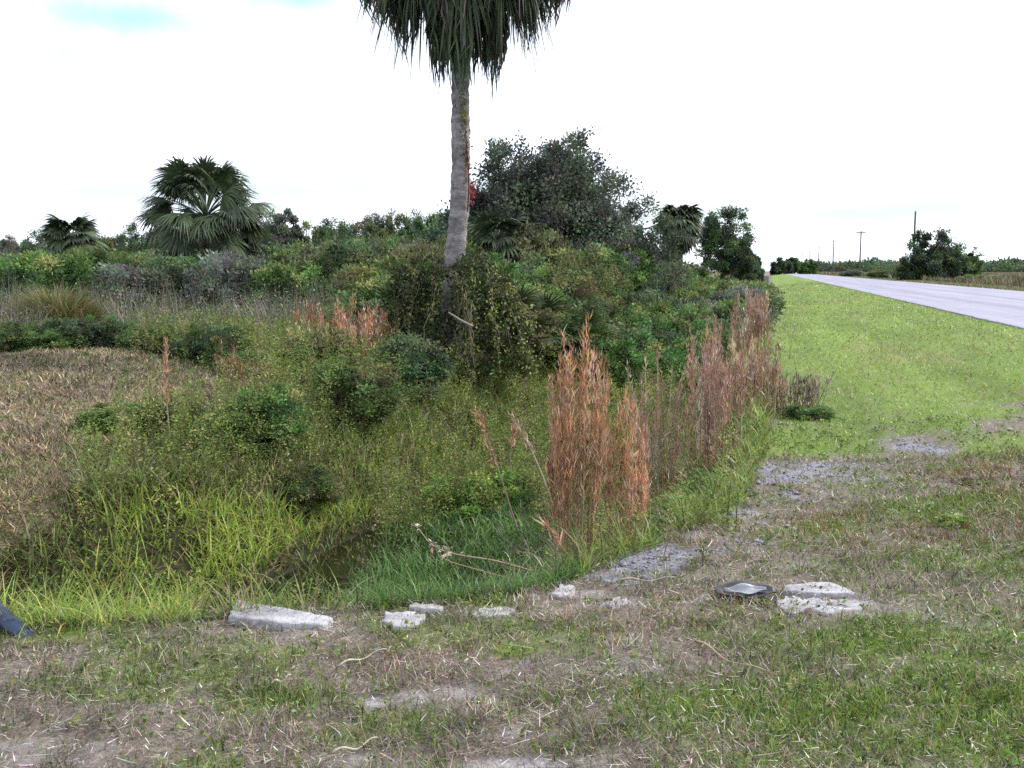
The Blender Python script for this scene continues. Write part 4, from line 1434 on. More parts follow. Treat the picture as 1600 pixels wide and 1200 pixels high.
# drooping fronds, lobe by lobe, then the living crown above the frame
for lob in [(603, -45, -.3, 62, .22, 45, 60, P_DARK), (638, -35, -.2, 46, .2, 92, 60, P_DARK), (622, -50, .5, 70, .25, 62, 50, P_DEAD),
            (690, -15, -.15, 40, .2, 136, 70, P_DARK), (716, -8, -.30, 46, .16, 138, 70, P_GREEN), (735, -8, .3, 40, .2, 126, 60, P_DARK), (704, -20, .35, 60, .2, 120, 60, P_DEAD),
            (770, -18, -.1, 42, .2, 138, 80, P_DARK), (758, -25, .3, 40, .2, 112, 60, P_DEAD), (826, -55, -.1, 44, .2, 80, 70, P_DARK), (852, -55, .3, 60, .25, 48, 60, P_DEAD), (806, -50, .4, 44, .2, 40, 60, P_DARK),
            (725, -50, -.5, 70, .2, 45, 90, P_GREEN), (690, -50, -.5, 60, .2, 40, 90, P_DARK), (657, -50, .6, 40, .2, 38, 60, P_DARK), (792, -50, .6, 40, .2, 36, 60, P_DARK), (575, -62, 0, 40, .2, 20, 40, P_DARK), (876, -62, .1, 40, .2, 25, 40, P_DEAD)]:
    skirt(*lob)
for azr, elev, pet, R, dr, colr in [(pi * 1.02, .75, .75, .95, .9, P_DARK), (pi * .85, .75, .75, .95, 1.0, P_GREEN), (pi * 1.2, .8, .7, .95, 1.0, P_DARK), (-.03, .75, .85, .95, .9, P_DARK), (.3, .8, .8, .95, 1.0, P_GREEN), (-.35, .8, .75, .95, 1.0, P_DARK),
                                    (-1.2, .9, .7, .9, 1.0, P_DARK), (-1.9, .9, .7, .9, 1.0, P_GREEN), (1.3, .8, .8, .9, 1.0, P_DARK), (2.0, .8, .8, .9, 1.0, P_DARK)]:
    palm_frond(azr, elev, pet, R, dr, spread=95, nseg=44, col=colr, seg_droop=1.1, cup=.35, width=.028, ragged=.25, start=top + np.array([0, 0, .5]))
for azr, elev, pet, R, dr, hang, colr in [(pi * .97, .10, .80, .85, .5, -42, P_DARK), (pi * 1.06, .0, .72, .85, .6, -55, P_GREEN), (pi * .9, .15, .6, .9, .7, -62, P_DARK),
                                          (-.04, .10, .82, .85, .5, -40, P_DARK), (.12, .0, .74, .85, .6, -55, P_DEAD), (-.2, .1, .6, .9, .7, -62, P_GREEN), (-1.5, .2, .5, .8, .8, -70, P_DARK)]:
    palm_frond(azr, elev, pet, R, dr, hang=radians(hang), spread=70, nseg=40, col=colr, seg_droop=.9, cup=.35, width=.024, ragged=.28, start=rel(724, -62))
for q in range(20):
    palm_frond(rng.uniform(0, 2 * pi), rng.uniform(.3, 1.4), rng.uniform(.7, 1.0), 1.0, rng.uniform(.5, 1.0), spread=110, nseg=40, col=P_GREEN, seg_droop=.5, cup=.3, start=top + np.array([0, 0, rng.uniform(.4, .75)]))


def fan_palm(name, label, px, base_d, crown_y, nf, pet, R, elevs, trunk=None, tr=.14, group=None, cols=(P_GREEN, P_DARK), nseg=30, droop=.5, width=.04, base=None, seg_droop=.35, spread=112, wild=.1):
    x, y = atd(px, base_d) if base is None else base
    z = float(H(x, y))
    t = thing(name, label, "palm tree", (x, y, z), group)
    ch = zat(crown_y, base_d) - z
    if trunk is not False:
        g = Geo()
        k = 30
        pts = np.stack([.05 * np.sin(np.linspace(0, 3, k)), np.zeros(k), np.linspace(-.1, ch, k)], 1)
        tube(pts, tr * (1 + .07 * np.sin(np.arange(k) * 2.3)), g, (.9, .9, .9), 10)
        g.build("trunk", M_PALM, t)
    ga = 2.399963
    for q in range(nf):
        g = Geo()
        el = elevs[0] + (elevs[1] - elevs[0]) * ((q + .5) / nf) ** .9 + rng.normal(0, wild)
        frond(g, q * ga + rng.normal(0, .2), el, pet * rng.uniform(.8, 1.15), R * rng.uniform(.85, 1.12), droop * rng.uniform(.6, 1.3), spread=spread, nseg=nseg,
              col=np.array(cols[rng.integers(len(cols))]) * rng.uniform(.8, 1.3), seg_droop=seg_droop, cup=.3, start=(0, 0, ch + .12 * (q / nf)), width=width, roll=rng.normal(0, .25 + wild))
        g.build("frond", M_FROND, t)
    return t


fan_palm("cabbage_palm", "big fan palm with upright spreading fronds and no visible trunk, left", 325, 28, 344, 88, 1.25, .78, (-.8, 1.5), tr=.2, droop=.4, nseg=32, width=.030, seg_droop=.5, wild=.26)
fan_palm("cabbage_palm", "small fan palm with short trunk on the far left skyline", 115, 41, 374, 30, .65, .85, (-.5, 1.4), tr=.16, nseg=26, width=.075)
fan_palm("cabbage_palm", "small round headed palm with thin trunk beside the right tree", 1060, 50, 350, 70, .62, .85, (-1.2, 1.45), tr=.17, nseg=26, width=.085, droop=.7, seg_droop=.5)
fan_palm("cabbage_palm", "low fan palm tucked behind the right side of the tall trunk", 778, 26, 382, 24, .6, .75, (-.4, 1.3), tr=.15, nseg=22, width=.04)
for px, d, ht, lab in [(795, 16.3, .55, "saw palmetto just right of the vine covered palm foot"), (885, 18.5, .55, "saw palmetto above the tallest rusty grass plumes"),
                       (842, 17.6, .45, "saw palmetto between two others right of the palm foot"), (935, 20.5, .6, "rightmost saw palmetto of the thicket"), (612, 17.5, .5, "saw palmetto left of the palm foot")]:
    x, y = atd(px, d)
    z = float(H(x, y))
    t = thing("saw_palmetto", lab, "palmetto", (x, y, z))
    for q in range(16):
        g = Geo()
        frond(g, q * 2.4 + rng.normal(0, .2), rng.uniform(.35, 1.35), rng.uniform(.55, .95), rng.uniform(.38, .52), .35, spread=100, nseg=18, col=vary((.045, .075, .024), 1)[0], seg_droop=.15, cup=.3, width=.022, start=(0, 0, ht * .6))
        g.build("frond", M_FROND, t)


# --- the tangle of vines over the palm's foot
def vine_tangle():
    x, y = atd(703, PD - .2)
    z = float(H(x, y))
    t = thing("vine_tangle", "dark tangle of vines draped over the foot of the tall palm", "vines", (x, y, z))
    g = Geo()
    n = 420
    P = dome_points(n, 1.15, .95, 1.82, .02, 5, .75)
    leaf_cloud(g, P, rng.uniform(.08, .16, n), 55, .055, [(.032, .05, .018), (.05, .072, .024), (.075, .10, .03), (.055, .05, .032)], flat=1.1)
    P = dome_points(50, 1.25, 1.0, .75, .02, 5, .7)
    leaf_cloud(g, P, rng.uniform(.09, .17, 50), 60, .055, [(.08, .115, .032), (.11, .145, .04), (.055, .075, .028)], flat=1.0)
    g.build("foliage", M_LEAF, t)
    # hanging strands, the right-hand ones with pale yellowish leaves
    rx, ry = cos(YAW), sin(YAW)
    for q in range(46):
        g = Geo()
        a = rng.uniform(-pi * .98, .25)
        top_h = rng.uniform(.9, 1.62)
        r0 = 1.08 * math.sqrt(max(.02, 1 - (top_h / 1.85) ** 2)) + .12
        r1 = r0 + rng.uniform(.15, .5)
        ca, sa = cos(a), sin(a)
        p0 = np.array([(ca * rx - sa * ry) * r0, (ca * ry + sa * rx) * r0, top_h])
        p1 = np.array([(ca * rx - sa * ry) * r1, (ca * ry + sa * rx) * r1, max(.08, top_h - rng.uniform(.6, 1.3))])
        pts = curve_to(p0, p1, rng.uniform(.05, .2), 9, .06)
        tube(pts, .006, g, (.13, .11, .08) if rng.random() < .7 else (.26, .23, .18), 4)
        right = ca > .35
        m = 42
        k = rng.integers(0, 9, m)
        cols = [(.25, .29, .08), (.36, .36, .13), (.14, .19, .045)] if right else [(.11, .14, .042), (.075, .10, .033), (.17, .17, .07)]
        leaves(pts[k] + rng.normal(0, .05, (m, 3)), rng.normal(size=(m, 3)) + np.array([0, 0, -.6]), rng.uniform(.03, .07, m), rng.uniform(.02, .045, m), pick(cols, m), g)
        g.build("strand", M_LEAF, t)


vine_tangle()


# ------------------------------------------------------------------ bunchgrass
RUST = [(.46, .245, .135), (.36, .18, .10), (.57, .37, .23), (.25, .135, .08)]
STEM = [(.38, .26, .13), (.29, .175, .09), (.46, .36, .21)]


def bunch(name, label, x, y, n, rad, ht, group=None, plume=.5, rust=RUST, stem=STEM, lean=.10, leafy=1.0, cat="grass clump", det=26, basal=True, spec_h=None, scale_w=1.0, base_z=None):
    z = float(max(H(x, y), WATER_Z)) if base_z is None else base_z
    t = thing(name, label, cat, (x, y, z), group)
    ht = ht * 1.05
    r = rad * np.sqrt(rng.random(n)); a = rng.uniform(0, 2 * pi, n)
    bx_, by_ = r * np.cos(a), r * np.sin(a)
    hh = ht * (rng.uniform(.42, 1.0, n) ** .8) * (1 - .22 * (r / rad) ** 2)
    if spec_h is not None: hh = hh * spec_h(bx_, by_)
    la = np.arctan2(by_, bx_) + rng.normal(0, .7, n)
    ll = np.abs(rng.normal(0, lean, n)) + .02
    g = Geo()
    k = 6
    pts = np.zeros((n, k, 3))
    for i in range(k):
        f_ = i / (k - 1)
        pts[:, i, 0] = bx_ + np.cos(la) * np.sin(ll) * hh * f_ * (.6 + .4 * f_)
        pts[:, i, 1] = by_ + np.sin(la) * np.sin(ll) * hh * f_ * (.6 + .4 * f_)
        pts[:, i, 2] = hh * f_
    d = math.hypot(x, y)
    sw = max(.0042, .00075 * d) * scale_w
    for i in range(n):
        tube(pts[i], np.linspace(sw * .6, sw * .3, k), g, pick(stem, 1)[0], 4, 0, False)
    g.build("stems", M_STRAW, t)
    # plumes: short upright tufts wrapped along the upper stalk
    g = Geo()
    det = int(det * 2.3)
    m = n * det
    ii = np.repeat(np.arange(n), det)
    tq = (1 - plume) + plume * rng.random(m) ** .75
    fi = tq * (k - 1); i0 = np.minimum(fi.astype(int), k - 2); fr_ = (fi - i0)[:, None]
    P = pts[ii, i0] * (1 - fr_) + pts[ii, i0 + 1] * fr_
    tight = np.sin(np.clip((tq - (1 - plume)) / plume, 0, 1) * pi * .93 + .1)
    P = P + rng.normal(0, 1, (m, 3)) * np.array([.0115, .0115, .004]) * (tight[:, None] * 1.3 + .2) * scale_w * max(1, d / 9)
    D = np.stack([rng.normal(0, .30, m), rng.normal(0, .30, m), np.ones(m)], 1)
    tone = pick(rust, n)[ii] * (1 + rng.normal(0, .22, (m, 1)))
    wht = (rng.random(m) < .06)[:, None]
    tone = np.where(wht, np.array([.55, .50, .44]), tone)
    ln = rng.uniform(.035, .095, m) * max(1, d / 12)
    leaves(P, D, ln, rng.uniform(.0045, .0085, m) * max(1, d / 7.5) * scale_w, np.clip(tone, .01, .8), g)
    g.build("plumes", M_STRAW, t)
    # leaf blades: curled dead ones off the stalks, arching ones at the base
    g = Geo()
    m = int(n * 3.2 * leafy)
    if m:
        ii = rng.integers(0, n, m)
        tq = rng.uniform(.05, .7, m)
        fi = tq * (k - 1); i0 = fi.astype(int); fr_ = (fi - i0)[:, None]
        P = pts[ii, i0] * (1 - fr_) + pts[ii, i0 + 1] * fr_
        c = pick([(.36, .27, .16), (.46, .37, .25), (.25, .17, .10), (.62, .57, .50)], m, [.34, .28, .22, .16])
        blades(P, rng.uniform(.08, .22, m), np.maximum(.005, .0008 * d), rng.uniform(0, 2 * pi, m), rng.uniform(.2, .6, m), rng.uniform(.8, 2.6, m), c, 4, g)
    if basal:
        m = int(n * 2.5)
        r_ = rad * 1.1 * np.sqrt(rng.random(m)); a_ = rng.uniform(0, 2 * pi, m)
        P = np.stack([r_ * np.cos(a_), r_ * np.sin(a_), np.zeros(m) - .02], 1)
        c = pick([(.16, .15, .05), (.24, .19, .09), (.10, .13, .035), (.30, .24, .15), (.09, .07, .05)], m)
        blades(P, rng.uniform(.18, .5, m) * min(1, ht), np.maximum(.006, .0008 * d), a_ + rng.normal(0, .6, m), rng.uniform(.1, .5, m), rng.uniform(.4, 1.7, m), c, 4, g)
    g.build("blades", M_STRAW, t)
    return t


def h_at(px_top, d, x, y):
    return zat(px_top, d) - float(max(H(x, y), WATER_Z))


def bunch_px(label, px, py, z, n, rad, top_y, **kw):
    x, y = at(px, py, z)
    d = xy2cd(x, y)[1]
    z_ = float(max(H(x, y), WATER_Z))
    return bunch("bunchgrass", label, x, y, n, rad, zat(top_y, d) - z_, **kw)


bunch_px("tallest rusty bunchgrass clump standing at the ditch brink, front", 902, 880, -.15, 60, .13, 512, lean=.05, det=34)
bunch_px("rusty bunchgrass clump leaning on the right side of the tallest one", 974, 862, -.12, 30, .11, 612, lean=.06, det=32)
bunch_px("tangled grass tuft over the brink, coloured dark as the shade under the tallest clump", 852, 900, -.3, 26, .16, 800, lean=.5, plume=.3, det=4, leafy=3,
         rust=[(.10, .08, .06), (.16, .13, .11)], stem=[(.09, .075, .055), (.14, .12, .09)])  # dark stem and plume colours paint the shade at the clump's left foot
SECOND = [(1024, 712, 512), (1046, 716, 552), (1092, 716, 498), (1108, 704, 490), (1122, 714, 488), (1139, 702, 503)]
for px, py, ty in SECOND:
    bunch_px("purplish rusty bunchgrass clump in the row behind the tallest clump", px, py, -.05, 14, .12, ty, lean=.08, det=26, group="second row of rusty bunchgrass",
             rust=[(.39, .235, .17), (.31, .18, .14), (.47, .33, .27), (.25, .155, .13)])
bunch_px("pale yellow grass tuft among the far rusty clumps", 1164, 640, 0, 40, .16, 528, lean=.2, rust=[(.42, .34, .17), (.5, .42, .24)], stem=[(.4, .33, .17)], plume=.8)
THIRD = [(1190, 662, 522), (1205, 652, 530), (1181, 640, 545), (1160, 566, 452), (1176, 548, 446), (1187, 562, 456), (1146, 582, 470), (1122, 600, 482), (1098, 620, 494), (1183, 535, 440)]
for px, py, ty in THIRD:
    bunch_px("slender rusty bunchgrass clump in the far row along the verge", px, py, 0, 10, .14, ty, lean=.05, det=22, group="far row of rusty bunchgrass",
             rust=[(.32, .19, .125), (.25, .14, .10), (.38, .27, .20)])
LEFTB = [(478, 462, 13.6), (510, 470, 13.4), (535, 462, 13.6), (560, 472, 13.0), (585, 476, 13.3), (548, 490, 12.6)]
for px, ty, d in LEFTB:
    x, y = atd(px, d)
    bunch("bunchgrass", "rusty bunchgrass clump left of the palm foot, behind the yellow tuft", x, y, 15, .16, h_at(ty, d, x, y), group="rusty bunchgrass left of the palm", lean=.08, det=22)
for px, ty, d in [(345, 540, 11.2), (370, 560, 11.0), (395, 566, 11.4), (425, 572, 11.2)]:
    x, y = atd(px, d)
    bunch("bunchgrass", "thin brown bunchgrass clump at the right end of the mown bank", x, y, 9, .14, h_at(ty, d, x, y), group="thin bunchgrass by the mown bank", lean=.1, det=18,
          rust=[(.22, .11, .06), (.17, .09, .055)])
x, y = atd(492, 12.4)
bunch("yellow_grass", "arching pale yellow grass tuft on the bank left of the palm", x, y, 120, .22, h_at(508, 12.4, x, y), lean=.34, plume=.75, det=16,
      rust=[(.34, .29, .11), (.28, .23, .08), (.42, .37, .18)], stem=[(.32, .27, .11)], leafy=.3)
x, y = atd(600, 13.2)
bunch("yellow_grass", "small pale tan grass tuft right against the palm vines", x, y, 30, .14, h_at(498, 13.2, x, y), lean=.3, plume=.7, det=12,
      rust=[(.36, .27, .16), (.30, .2, .11)], stem=[(.32, .25, .13)], leafy=.3)

bunch_px("greyish brown weed tuft at the verge edge beside the dark weed clump", 1240, 640, .05, 60, .30, 575, lean=.25, plume=.7, det=10, cat="weed tuft",
         rust=[(.20, .16, .12), (.26, .22, .17), (.13, .11, .08)], stem=[(.17, .14, .10)])

# the rounded tussock beyond the mown bank
x, y = atd(85, 19.5)
z = float(H(x, y))
n = 9000
a = rng.uniform(0, 2 * pi, n); r_ = np.sqrt(rng.random(n))
P = np.stack([r_ * np.cos(a) * 1.2, r_ * np.sin(a) * .9, .55 * (1 - r_ ** 2)], 1)
hh = (zat(446, 19.5) - z) * (1.0 - .55 * r_ ** 2) * rng.uniform(.45, .85, n)
c = np.where((rng.random(n) < .42)[:, None], pick([(.24, .21, .10), (.30, .25, .14)], n), pick([(.09, .12, .035), (.13, .16, .045), (.18, .18, .07)], n))
g = blades(P, hh, .02, a + rng.normal(0, .8, n), .1 + .75 * r_, .5 + .7 * rng.random(n), c, 4)
n = 5000
a = rng.uniform(0, 2 * pi, n); r_ = rng.uniform(.8, 1.25, n)
c = pick([(.16, .17, .06), (.22, .19, .10), (.10, .13, .04), (.26, .22, .13)], n)
blades(np.stack([r_ * np.cos(a) * 1.2, r_ * np.sin(a) * .95, np.zeros(n)], 1), rng.uniform(.25, .75, n), .022, a + rng.normal(0, .6, n), rng.uniform(.2, .9, n), rng.uniform(.3, 1.2, n), c, 4, g)
tag(g.build("grass_tussock", M_GRASS, None, (x, y, z)), "large rounded grass tussock beyond the mown bank, far left", "tussock")


# ------------------------------------------------------------------ single dead stalks
def stalk(label, pts, rad, plume_n=0, plume_col=RUST, head=None, col=(.34, .27, .19), name="dead_stalk"):
    pts = np.asarray(pts, float)
    o = pts[0].copy()
    t = thing(name, label, "stalk", tuple(o))
    kk = np.linspace(0, len(pts) - 1, 14)
    path = np.stack([np.interp(kk, np.arange(len(pts)), pts[:, q]) for q in range(3)], 1) - o
    for q in range(3):
        path[1:-1, q] = (path[:-2, q] + path[1:-1, q] * 2 + path[2:, q]) / 4
    g = Geo()
    tube(path, np.linspace(rad, rad * .5, 14), g, col, 6)
    g.build("stem", M_STRAW, t)
    if plume_n:
        g = Geo()
        k = rng.uniform(7, 13, plume_n); i0 = np.minimum(k.astype(int), 12); f_ = (k - i0)[:, None]
        P = path[i0] * (1 - f_) + path[i0 + 1] * f_ + rng.normal(0, .011, (plume_n, 3))
        D = norm(path[-1] - path[7]) + rng.normal(0, .35, (plume_n, 3))
        leaves(P, D, rng.uniform(.04, .09, plume_n), rng.uniform(.008, .014, plume_n), pick(plume_col, plume_n), g)
        g.build("plume", M_STRAW, t)
    if head:
        g = Geo()
        for (dx, cnt, sz) in head:
            c0 = path[int(dx)]
            P = c0 + rng.normal(0, sz * .35, (cnt, 3))
            leaves(P, rng.normal(size=(cnt, 3)), sz * rng.uniform(.6, 1.3, cnt), sz * .5, pick([(.42, .34, .27), (.30, .21, .16), (.55, .47, .40)], cnt), g)
        g.build("dead_leaves", M_STRAW, t)
    return t


def p3(px, py, d):
    x, y = atd(px, d)
    return (x, y, zat(py, d))


stalk("leaning rusty stalk over the ditch, plumed at its upper end", [p3(812, 838, 7.6), p3(790, 770, 7.5), p3(768, 705, 7.4), p3(744, 642, 7.3)], .008, 110)
stalk("thin pale stalk leaning left from the tallest rusty clump", [p3(870, 800, 6.4), p3(848, 740, 6.5), p3(825, 690, 6.6), p3(799, 652, 6.7)], .006, 60, [(.40, .31, .22), (.3, .2, .12)])
stalk("short upright rusty stalk between the two leaning ones", [p3(800, 755, 8.2), p3(797, 715, 8.2), p3(800, 690, 8.2), p3(803, 668, 8.2)], .005, 60)
stalk("lone tall rusty stalk standing before the mown bank", [p3(256, 735, 8.2), p3(254, 680, 8.2), p3(251, 610, 8.2), p3(254, 537, 8.2)], .008, 130)
stalk("dead branch with curled leaves lying out over the ditch", [p3(835, 893, 5.9), p3(770, 875, 5.9), p3(715, 868, 5.9), p3(672, 856, 5.9), p3(646, 822, 5.9)], .008,
      head=[(13, 14, .035), (10, 12, .04), (8.6, 16, .045), (6, 6, .035)], name="dead_branch")
stalk("second thin dead branch just under the curled leaved one", [p3(800, 905, 5.7), p3(750, 892, 5.7), p3(700, 878, 5.7), p3(680, 868, 5.7)], .005, name="dead_branch")
stalk("pale curled dead leaf stalk at the left of the palm foot", [p3(612, 618, 11.8), p3(611, 580, 11.8), p3(614, 562, 11.8), p3(624, 560, 11.8), p3(633, 578, 11.8)], .012, head=[(8, 14, .05)], col=(.48, .44, .38))
stalk("brown stick angled up in the palm's vines", [p3(738, 510, 13.0), p3(722, 502, 13.0), p3(708, 493, 13.0), p3(700, 488, 13.0)], .02, col=(.30, .24, .19), name="stick")
stalk("forked straw coloured stalk bending out at the brink below the clump", [p3(884, 925, 4.9), p3(895, 912, 4.9), p3(915, 897, 4.95), p3(942, 880, 5.0)], .006, col=(.46, .40, .26))
stalk("rusty stalk bent down across the base of the tallest clump", [p3(905, 893, 5.2), p3(890, 868, 5.2), p3(872, 845, 5.2), p3(852, 815, 5.2)], .006, 30, col=(.30, .17, .10))
stalk("pale stalk at the mown bank's right end curling at its tip", [p3(330, 690, 9.5), p3(345, 650, 9.5), p3(355, 630, 9.5), p3(358, 615, 9.5)], .006, col=(.40, .36, .25))
stalk("slender dry weed stalk standing alone on the near verge", [p3(1238, 560, 13), p3(1240, 535, 13), p3(1243, 520, 13), p3(1246, 508, 13)], .006, 16, [(.4, .36, .28)])
stalk("bent dry stalk at the verge edge with pale seed head", [p3(1290, 640, 10.8), p3(1296, 622, 10.8), p3(1300, 606, 10.8), p3(1302, 590, 10.8)], .006, 30, [(.42, .34, .26)])


def lying(label, a, b, bow, rad, col):
    xa, ya, za = hit(*a); xb, yb, zb = hit(*b)
    k = 9
    pts = []
    for q in range(k):
        f_ = q / (k - 1)
        x = xa + (xb - xa) * f_ + bow * sin(pi * f_) * (yb - ya); y = ya + (yb - ya) * f_ - bow * sin(pi * f_) * (xb - xa)
        pts.append((x, y, float(H(x, y)) + .025 + .012 * sin(f_ * 9)))
    stalk(label, pts, rad, col=col, name="straw_stalk")


lying("long straw stalk lying on the turf before the broken slabs", (1085, 1010), (1200, 1060), .06, .005, (.42, .35, .22))
lying("pale straw stalk lying near the brown ground at centre", (530, 1050), (605, 1025), -.05, .005, (.50, .45, .36))
lying("straw stalk lying along the bottom of the turf, pointing up right", (520, 1187), (590, 1165), .05, .005, (.50, .46, .36))
lying("short pale stalk lying left of the bare sand", (425, 1078), (455, 1066), .03, .006, (.5, .44, .33))
lying("slanting straw stalk right of the bare sand", (725, 1045), (755, 1022), .03, .004, (.48, .42, .32))
lying("thin straw stalk lying across the gravelly brink", (968, 914), (1055, 911), .03, .007, (.42, .36, .30))
lying("straw stalk lying flat at the far right turf", (1510, 935), (1560, 985), .05, .004, (.36, .33, .22))


# ------------------------------------------------------------------ concrete pieces
def slab(name, label, outline, thick, m, cat="concrete slab", tilt=(0, 0), rough=.012, lift=0.0, sub=10):
    """a broken slab from its outline on the ground (pixels give real ground points)"""
    pts = [hit(*p) for p in outline]
    P = np.array([(a, b) for a, b, c in pts])
    z0 = np.mean([c for a, b, c in pts])
    c0 = P.mean(0)
    # resample and chip the outline
    ring = []
    for q in range(len(P)):
        a_, b_ = P[q], P[(q + 1) % len(P)]
        k = max(2, int(np.linalg.norm(b_ - a_) / .022))
        for i in range(k):
            ring.append(a_ + (b_ - a_) * i / k)
    ring = np.array(ring) - c0
    n = len(ring)
    ring = ring * (1 + rng.normal(0, rough * 1.5, (n, 1))) + rng.normal(0, rough * .35, (n, 2))
    rows = []
    for f_, zz in ((1.03, -.05), (1.02, thick * .35), (1.0, thick * .9), (.98, thick), (.7, thick), (.4, thick), (.15, thick)):
        jit = rng.normal(0, rough * .3, n) if zz > 0 else np.zeros(n)
        rows.append(np.column_stack([ring * f_, np.full(n, zz) + jit]))
    V = np.concatenate(rows)
    V[:, 2] += V[:, 0] * tilt[0] + V[:, 1] * tilt[1] + lift
    R_ = len(rows)
    i, j = np.meshgrid(np.arange(R_ - 1), np.arange(n), indexing='ij')
    F = np.stack([i * n + j, i * n + (j + 1) % n, (i + 1) * n + (j + 1) % n, (i + 1) * n + j], -1).reshape(-1, 4)
    g = Geo().add(V, [F, (np.arange(n) + (R_ - 1) * n)[None]])
    o = g.build(name, m, None, (c0[0], c0[1], z0))
    return tag(o, label, cat)


slab("concrete_block", "long pale concrete block lying along the ditch brink", [(358, 974), (370, 962), (420, 960), (470, 965), (520, 975), (505, 985), (440, 985)], .042, M_CONC, rough=.005)
slab("concrete_chunk", "small pale concrete chunk right of the long block", [(594, 978), (604, 967), (636, 965), (664, 971), (652, 983), (618, 988)], .03, M_CONC, rough=.015)
slab("concrete_chunk", "brownish hollow concrete fragment behind the small chunk", [(638, 960), (642, 951), (672, 949), (692, 951), (688, 962), (660, 963)], .028, M_CONCD, tilt=(0, -.15))
slab("concrete_chunk", "flat sandy concrete fragment at the brink below the grass", [(735, 964), (750, 955), (790, 953), (806, 957), (790, 964), (760, 968)], .014, M_CONCD)
slab("concrete_chunk", "grey stone set in the brink left of the gravel", [(860, 934), (875, 921), (897, 920), (899, 930), (880, 937)], .016, M_CONCD)
slab("concrete_chunk", "pale crumbled concrete lump half buried in turf", [(932, 946), (945, 937), (975, 936), (986, 946), (965, 953)], .006, M_CONC, rough=.03)
slab("concrete_slab", "smooth white broken concrete slab, farther of the pair", [(1222, 932), (1228, 921), (1262, 915), (1298, 913), (1336, 932), (1290, 936)], .022, M_CONC, rough=.006)
slab("concrete_slab", "rough jagged concrete slab, nearer of the pair", [(1210, 944), (1224, 936), (1290, 940), (1330, 938), (1366, 944), (1348, 954), (1310, 957), (1290, 964), (1262, 958), (1236, 962)], .012, M_CONC, rough=.02)
# crumpled black plastic with a pale underside, left of the slabs
c0 = np.array(hit(1163, 934))
t = thing("plastic_scrap", "crumpled black plastic scrap with pale grey centre, left of the slabs", "scrap", tuple(c0 + np.array([0, 0, .022])), rz=YAW - .1)
for nm, m_, sx, sy, z_, seed in (("shell", M_BLACK, .145, .095, 0.006, 1), ("lining", M_PALE, .10, .026, .019, 2)):
    nu, nv = 24, 12
    U, Vv = np.meshgrid(np.linspace(-1, 1, nu), np.linspace(-1, 1, nv), indexing='ij')
    X = U * sx; Yv = Vv * sy * (1 - .55 * np.abs(U) ** 2.2) - (0 if nm == "shell" else .022) + .012 * np.sin(U * 3)
    Z = z_ + .030 * np.exp(-((Vv - .75) / .35) ** 2) * (1 - U ** 2) + .010 * np.sin(U * 5 + Vv * 3) * .6 + .012 * U ** 2
    if nm == "shell": Z = Z + .028 * np.exp(-((Vv + .95) / .22) ** 2) * 0.3
    top_ = np.stack([X, Yv, Z], -1).reshape(-1, 3)
    bot_ = top_ - np.array([0, 0, .004])
    i, j = np.meshgrid(np.arange(nu - 1), np.arange(nv - 1), indexing='ij')
    F = np.stack([i * nv + j, (i + 1) * nv + j, (i + 1) * nv + j + 1, i * nv + j + 1], -1).reshape(-1, 4)
    K = nu * nv
    bd = np.concatenate([np.arange(nu) * nv, (nu - 1) * nv + np.arange(1, nv), np.arange(nu - 2, -1, -1) * nv + nv - 1, np.arange(nv - 2, 0, -1)])
    nb = np.roll(bd, -1)
    Geo().add(np.concatenate([top_, bot_]), [F, F[:, ::-1] + K, np.stack([bd, bd + K, nb + K, nb], 1)]).build(nm, m_, t, smooth=True)

# blue pipe poking in at the left edge
a_, b_ = np.array(p3(22, 1016, 4.05)), np.array(p3(-42, 955, 4.16))
b_ = a_ + (b_ - a_) * 1.5
g = Geo()
f_ = np.linspace(0, 1, 40)[:, None]
pt = (b_ - a_) * f_
tube(pt, .042, g, (1, 1, 1), 20)
tube(np.stack([pt[0] - norm(b_ - a_) * .03, pt[1]]), np.array([.050, .050]), g, (1, 1, 1), 20)
o = g.build("drain_pipe", M_BLUE, None, tuple(a_))
tag(o, "dark blue plastic pipe end poking in at the left edge", "pipe")

# white litter on the road edge
x, y = 4.66, 19.6
g = Geo()
V = np.array([(-.09, -.05, 0), (.08, -.06, 0), (.10, .05, 0), (-.07, .06, 0), (-.04, -.02, .05), (.05, -.03, .06), (.04, .03, .045), (-.03, .03, .06)])
g.add(V, np.array([[0, 1, 5, 4], [1, 2, 6, 5], [2, 3, 7, 6], [3, 0, 4, 7], [4, 5, 6, 7], [3, 2, 1, 0]]))
o = g.build("litter", M_WHITE, None, (x, y, ROAD_Z + .01))
tag(o, "scrap of white litter on the near road edge", "litter")

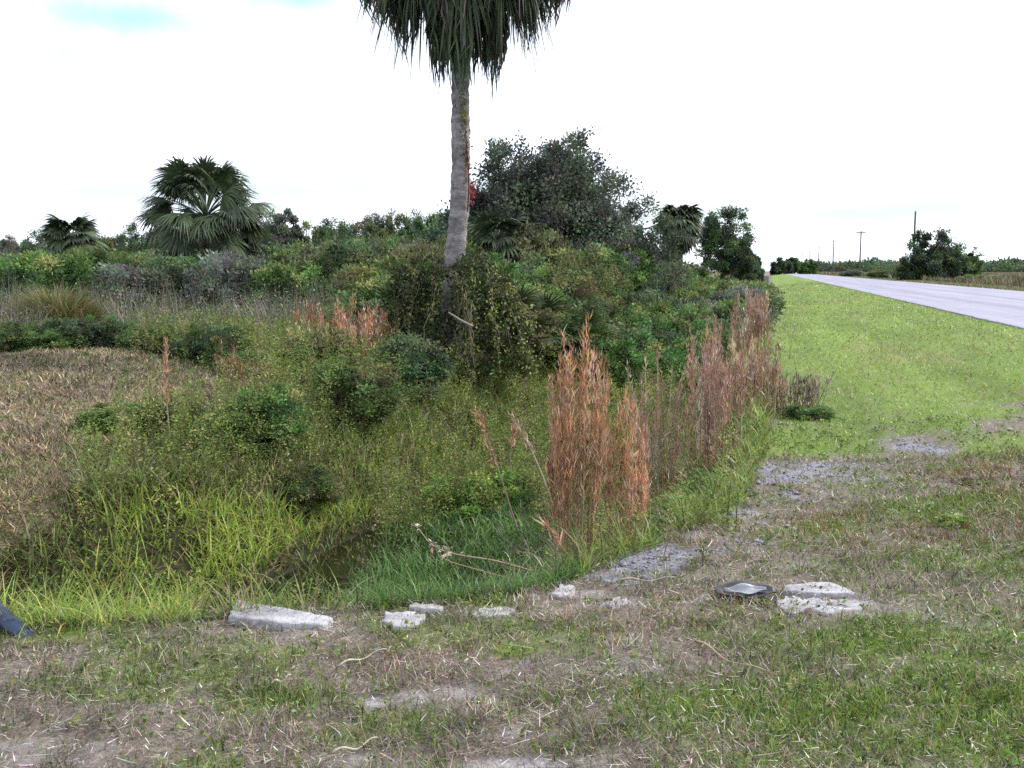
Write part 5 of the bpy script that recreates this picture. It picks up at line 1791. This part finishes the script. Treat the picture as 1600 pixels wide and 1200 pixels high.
# ------------------------------------------------------------------ utility poles beyond the road
POLES = [(1426, 330, "nearest and tallest utility pole, beside the tree across the road"), (1343, 361, "utility pole with crossarm, second nearest, over the field"),
         (1301, 375, "third utility pole, left of the one with the clear crossarm"), (1278.5, 386, "fourth utility pole toward the horizon, thin and faint"),
         (1264.5, 393, "fifth utility pole toward the horizon, beside the far bush"), (1252.5, 397, "sixth and faintest utility pole near the far trees")]
for px, ty, lab in POLES:
    u, fw, _ = ray(px, 423)
    u0, fw0, _ = ray(1205, 423)
    # same distance from the road for every pole
    a = math.atan2(u, fw) - YAW
    d_al = 25.0 / math.tan(a)
    x, y = 25.0, d_al
    dd = xy2cd(x, y)[1]
    z = float(H(x, y))
    Ht = zat(ty, dd) - z
    t = thing("utility_pole", lab, "pole", (x, y, z), "utility poles beyond the road")
    r0 = .17 + .00022 * dd
    g = Geo(); tube(np.stack([np.zeros(9), np.zeros(9), np.linspace(-.2, Ht, 9)], 1), np.linspace(r0, r0 * .72, 9), g, (1, 1, 1), 10)
    g.build("shaft", M_POLE, t)
    if px == 1426: continue
    g = Geo(); tube(np.array([(-1.25, 0, Ht - .45), (1.25, 0, Ht - .45)]), np.array([.075 + .0001 * dd] * 2), g, (1, 1, 1), 4)
    ca = g.build("crossarm", M_POLE, t)
    for k in (-1.1, -.5, .5, 1.1):
        g = Geo(); tube(np.array([(k, 0, Ht - .40), (k, 0, Ht - .30), (k, 0, Ht - .2)]), np.array([.03, .06, .04]), g, (1, 1, 1), 6)
        g.build("insulator", M_POLE, ca)
# a row of bushes and scrub in the right field
for px, d, wpx, hm, k, lab in [(1590, 75, 40, 1.1, 'olive', "olive scrub bush at the right edge, beyond the road"), (1560, 82, 46, 1.0, 'dark', "dark scrub bush beyond the road, left of the edge one"),
                               (1410, 125, 30, 2.4, 'rusty', "rusty low bush left of the tree across the road"), (1530, 100, 60, 1.2, 'green', "green scrub bush right of the tree across the road"),
                               (1500, 150, 30, 2.2, 'grey', "grey bare bush in the field behind the tree across"), (1375, 140, 40, 1.3, 'olive', "low olive bush in the field, left of the crossing tree"),
                               (1330, 180, 40, 1.4, 'grey', "greyish scrub at the foot of the second pole")]:
    x, y = atd(px, d)
    put_shrub(k, x, y, wpx * d / FPX, hm, lab, None, "bush", "bush")
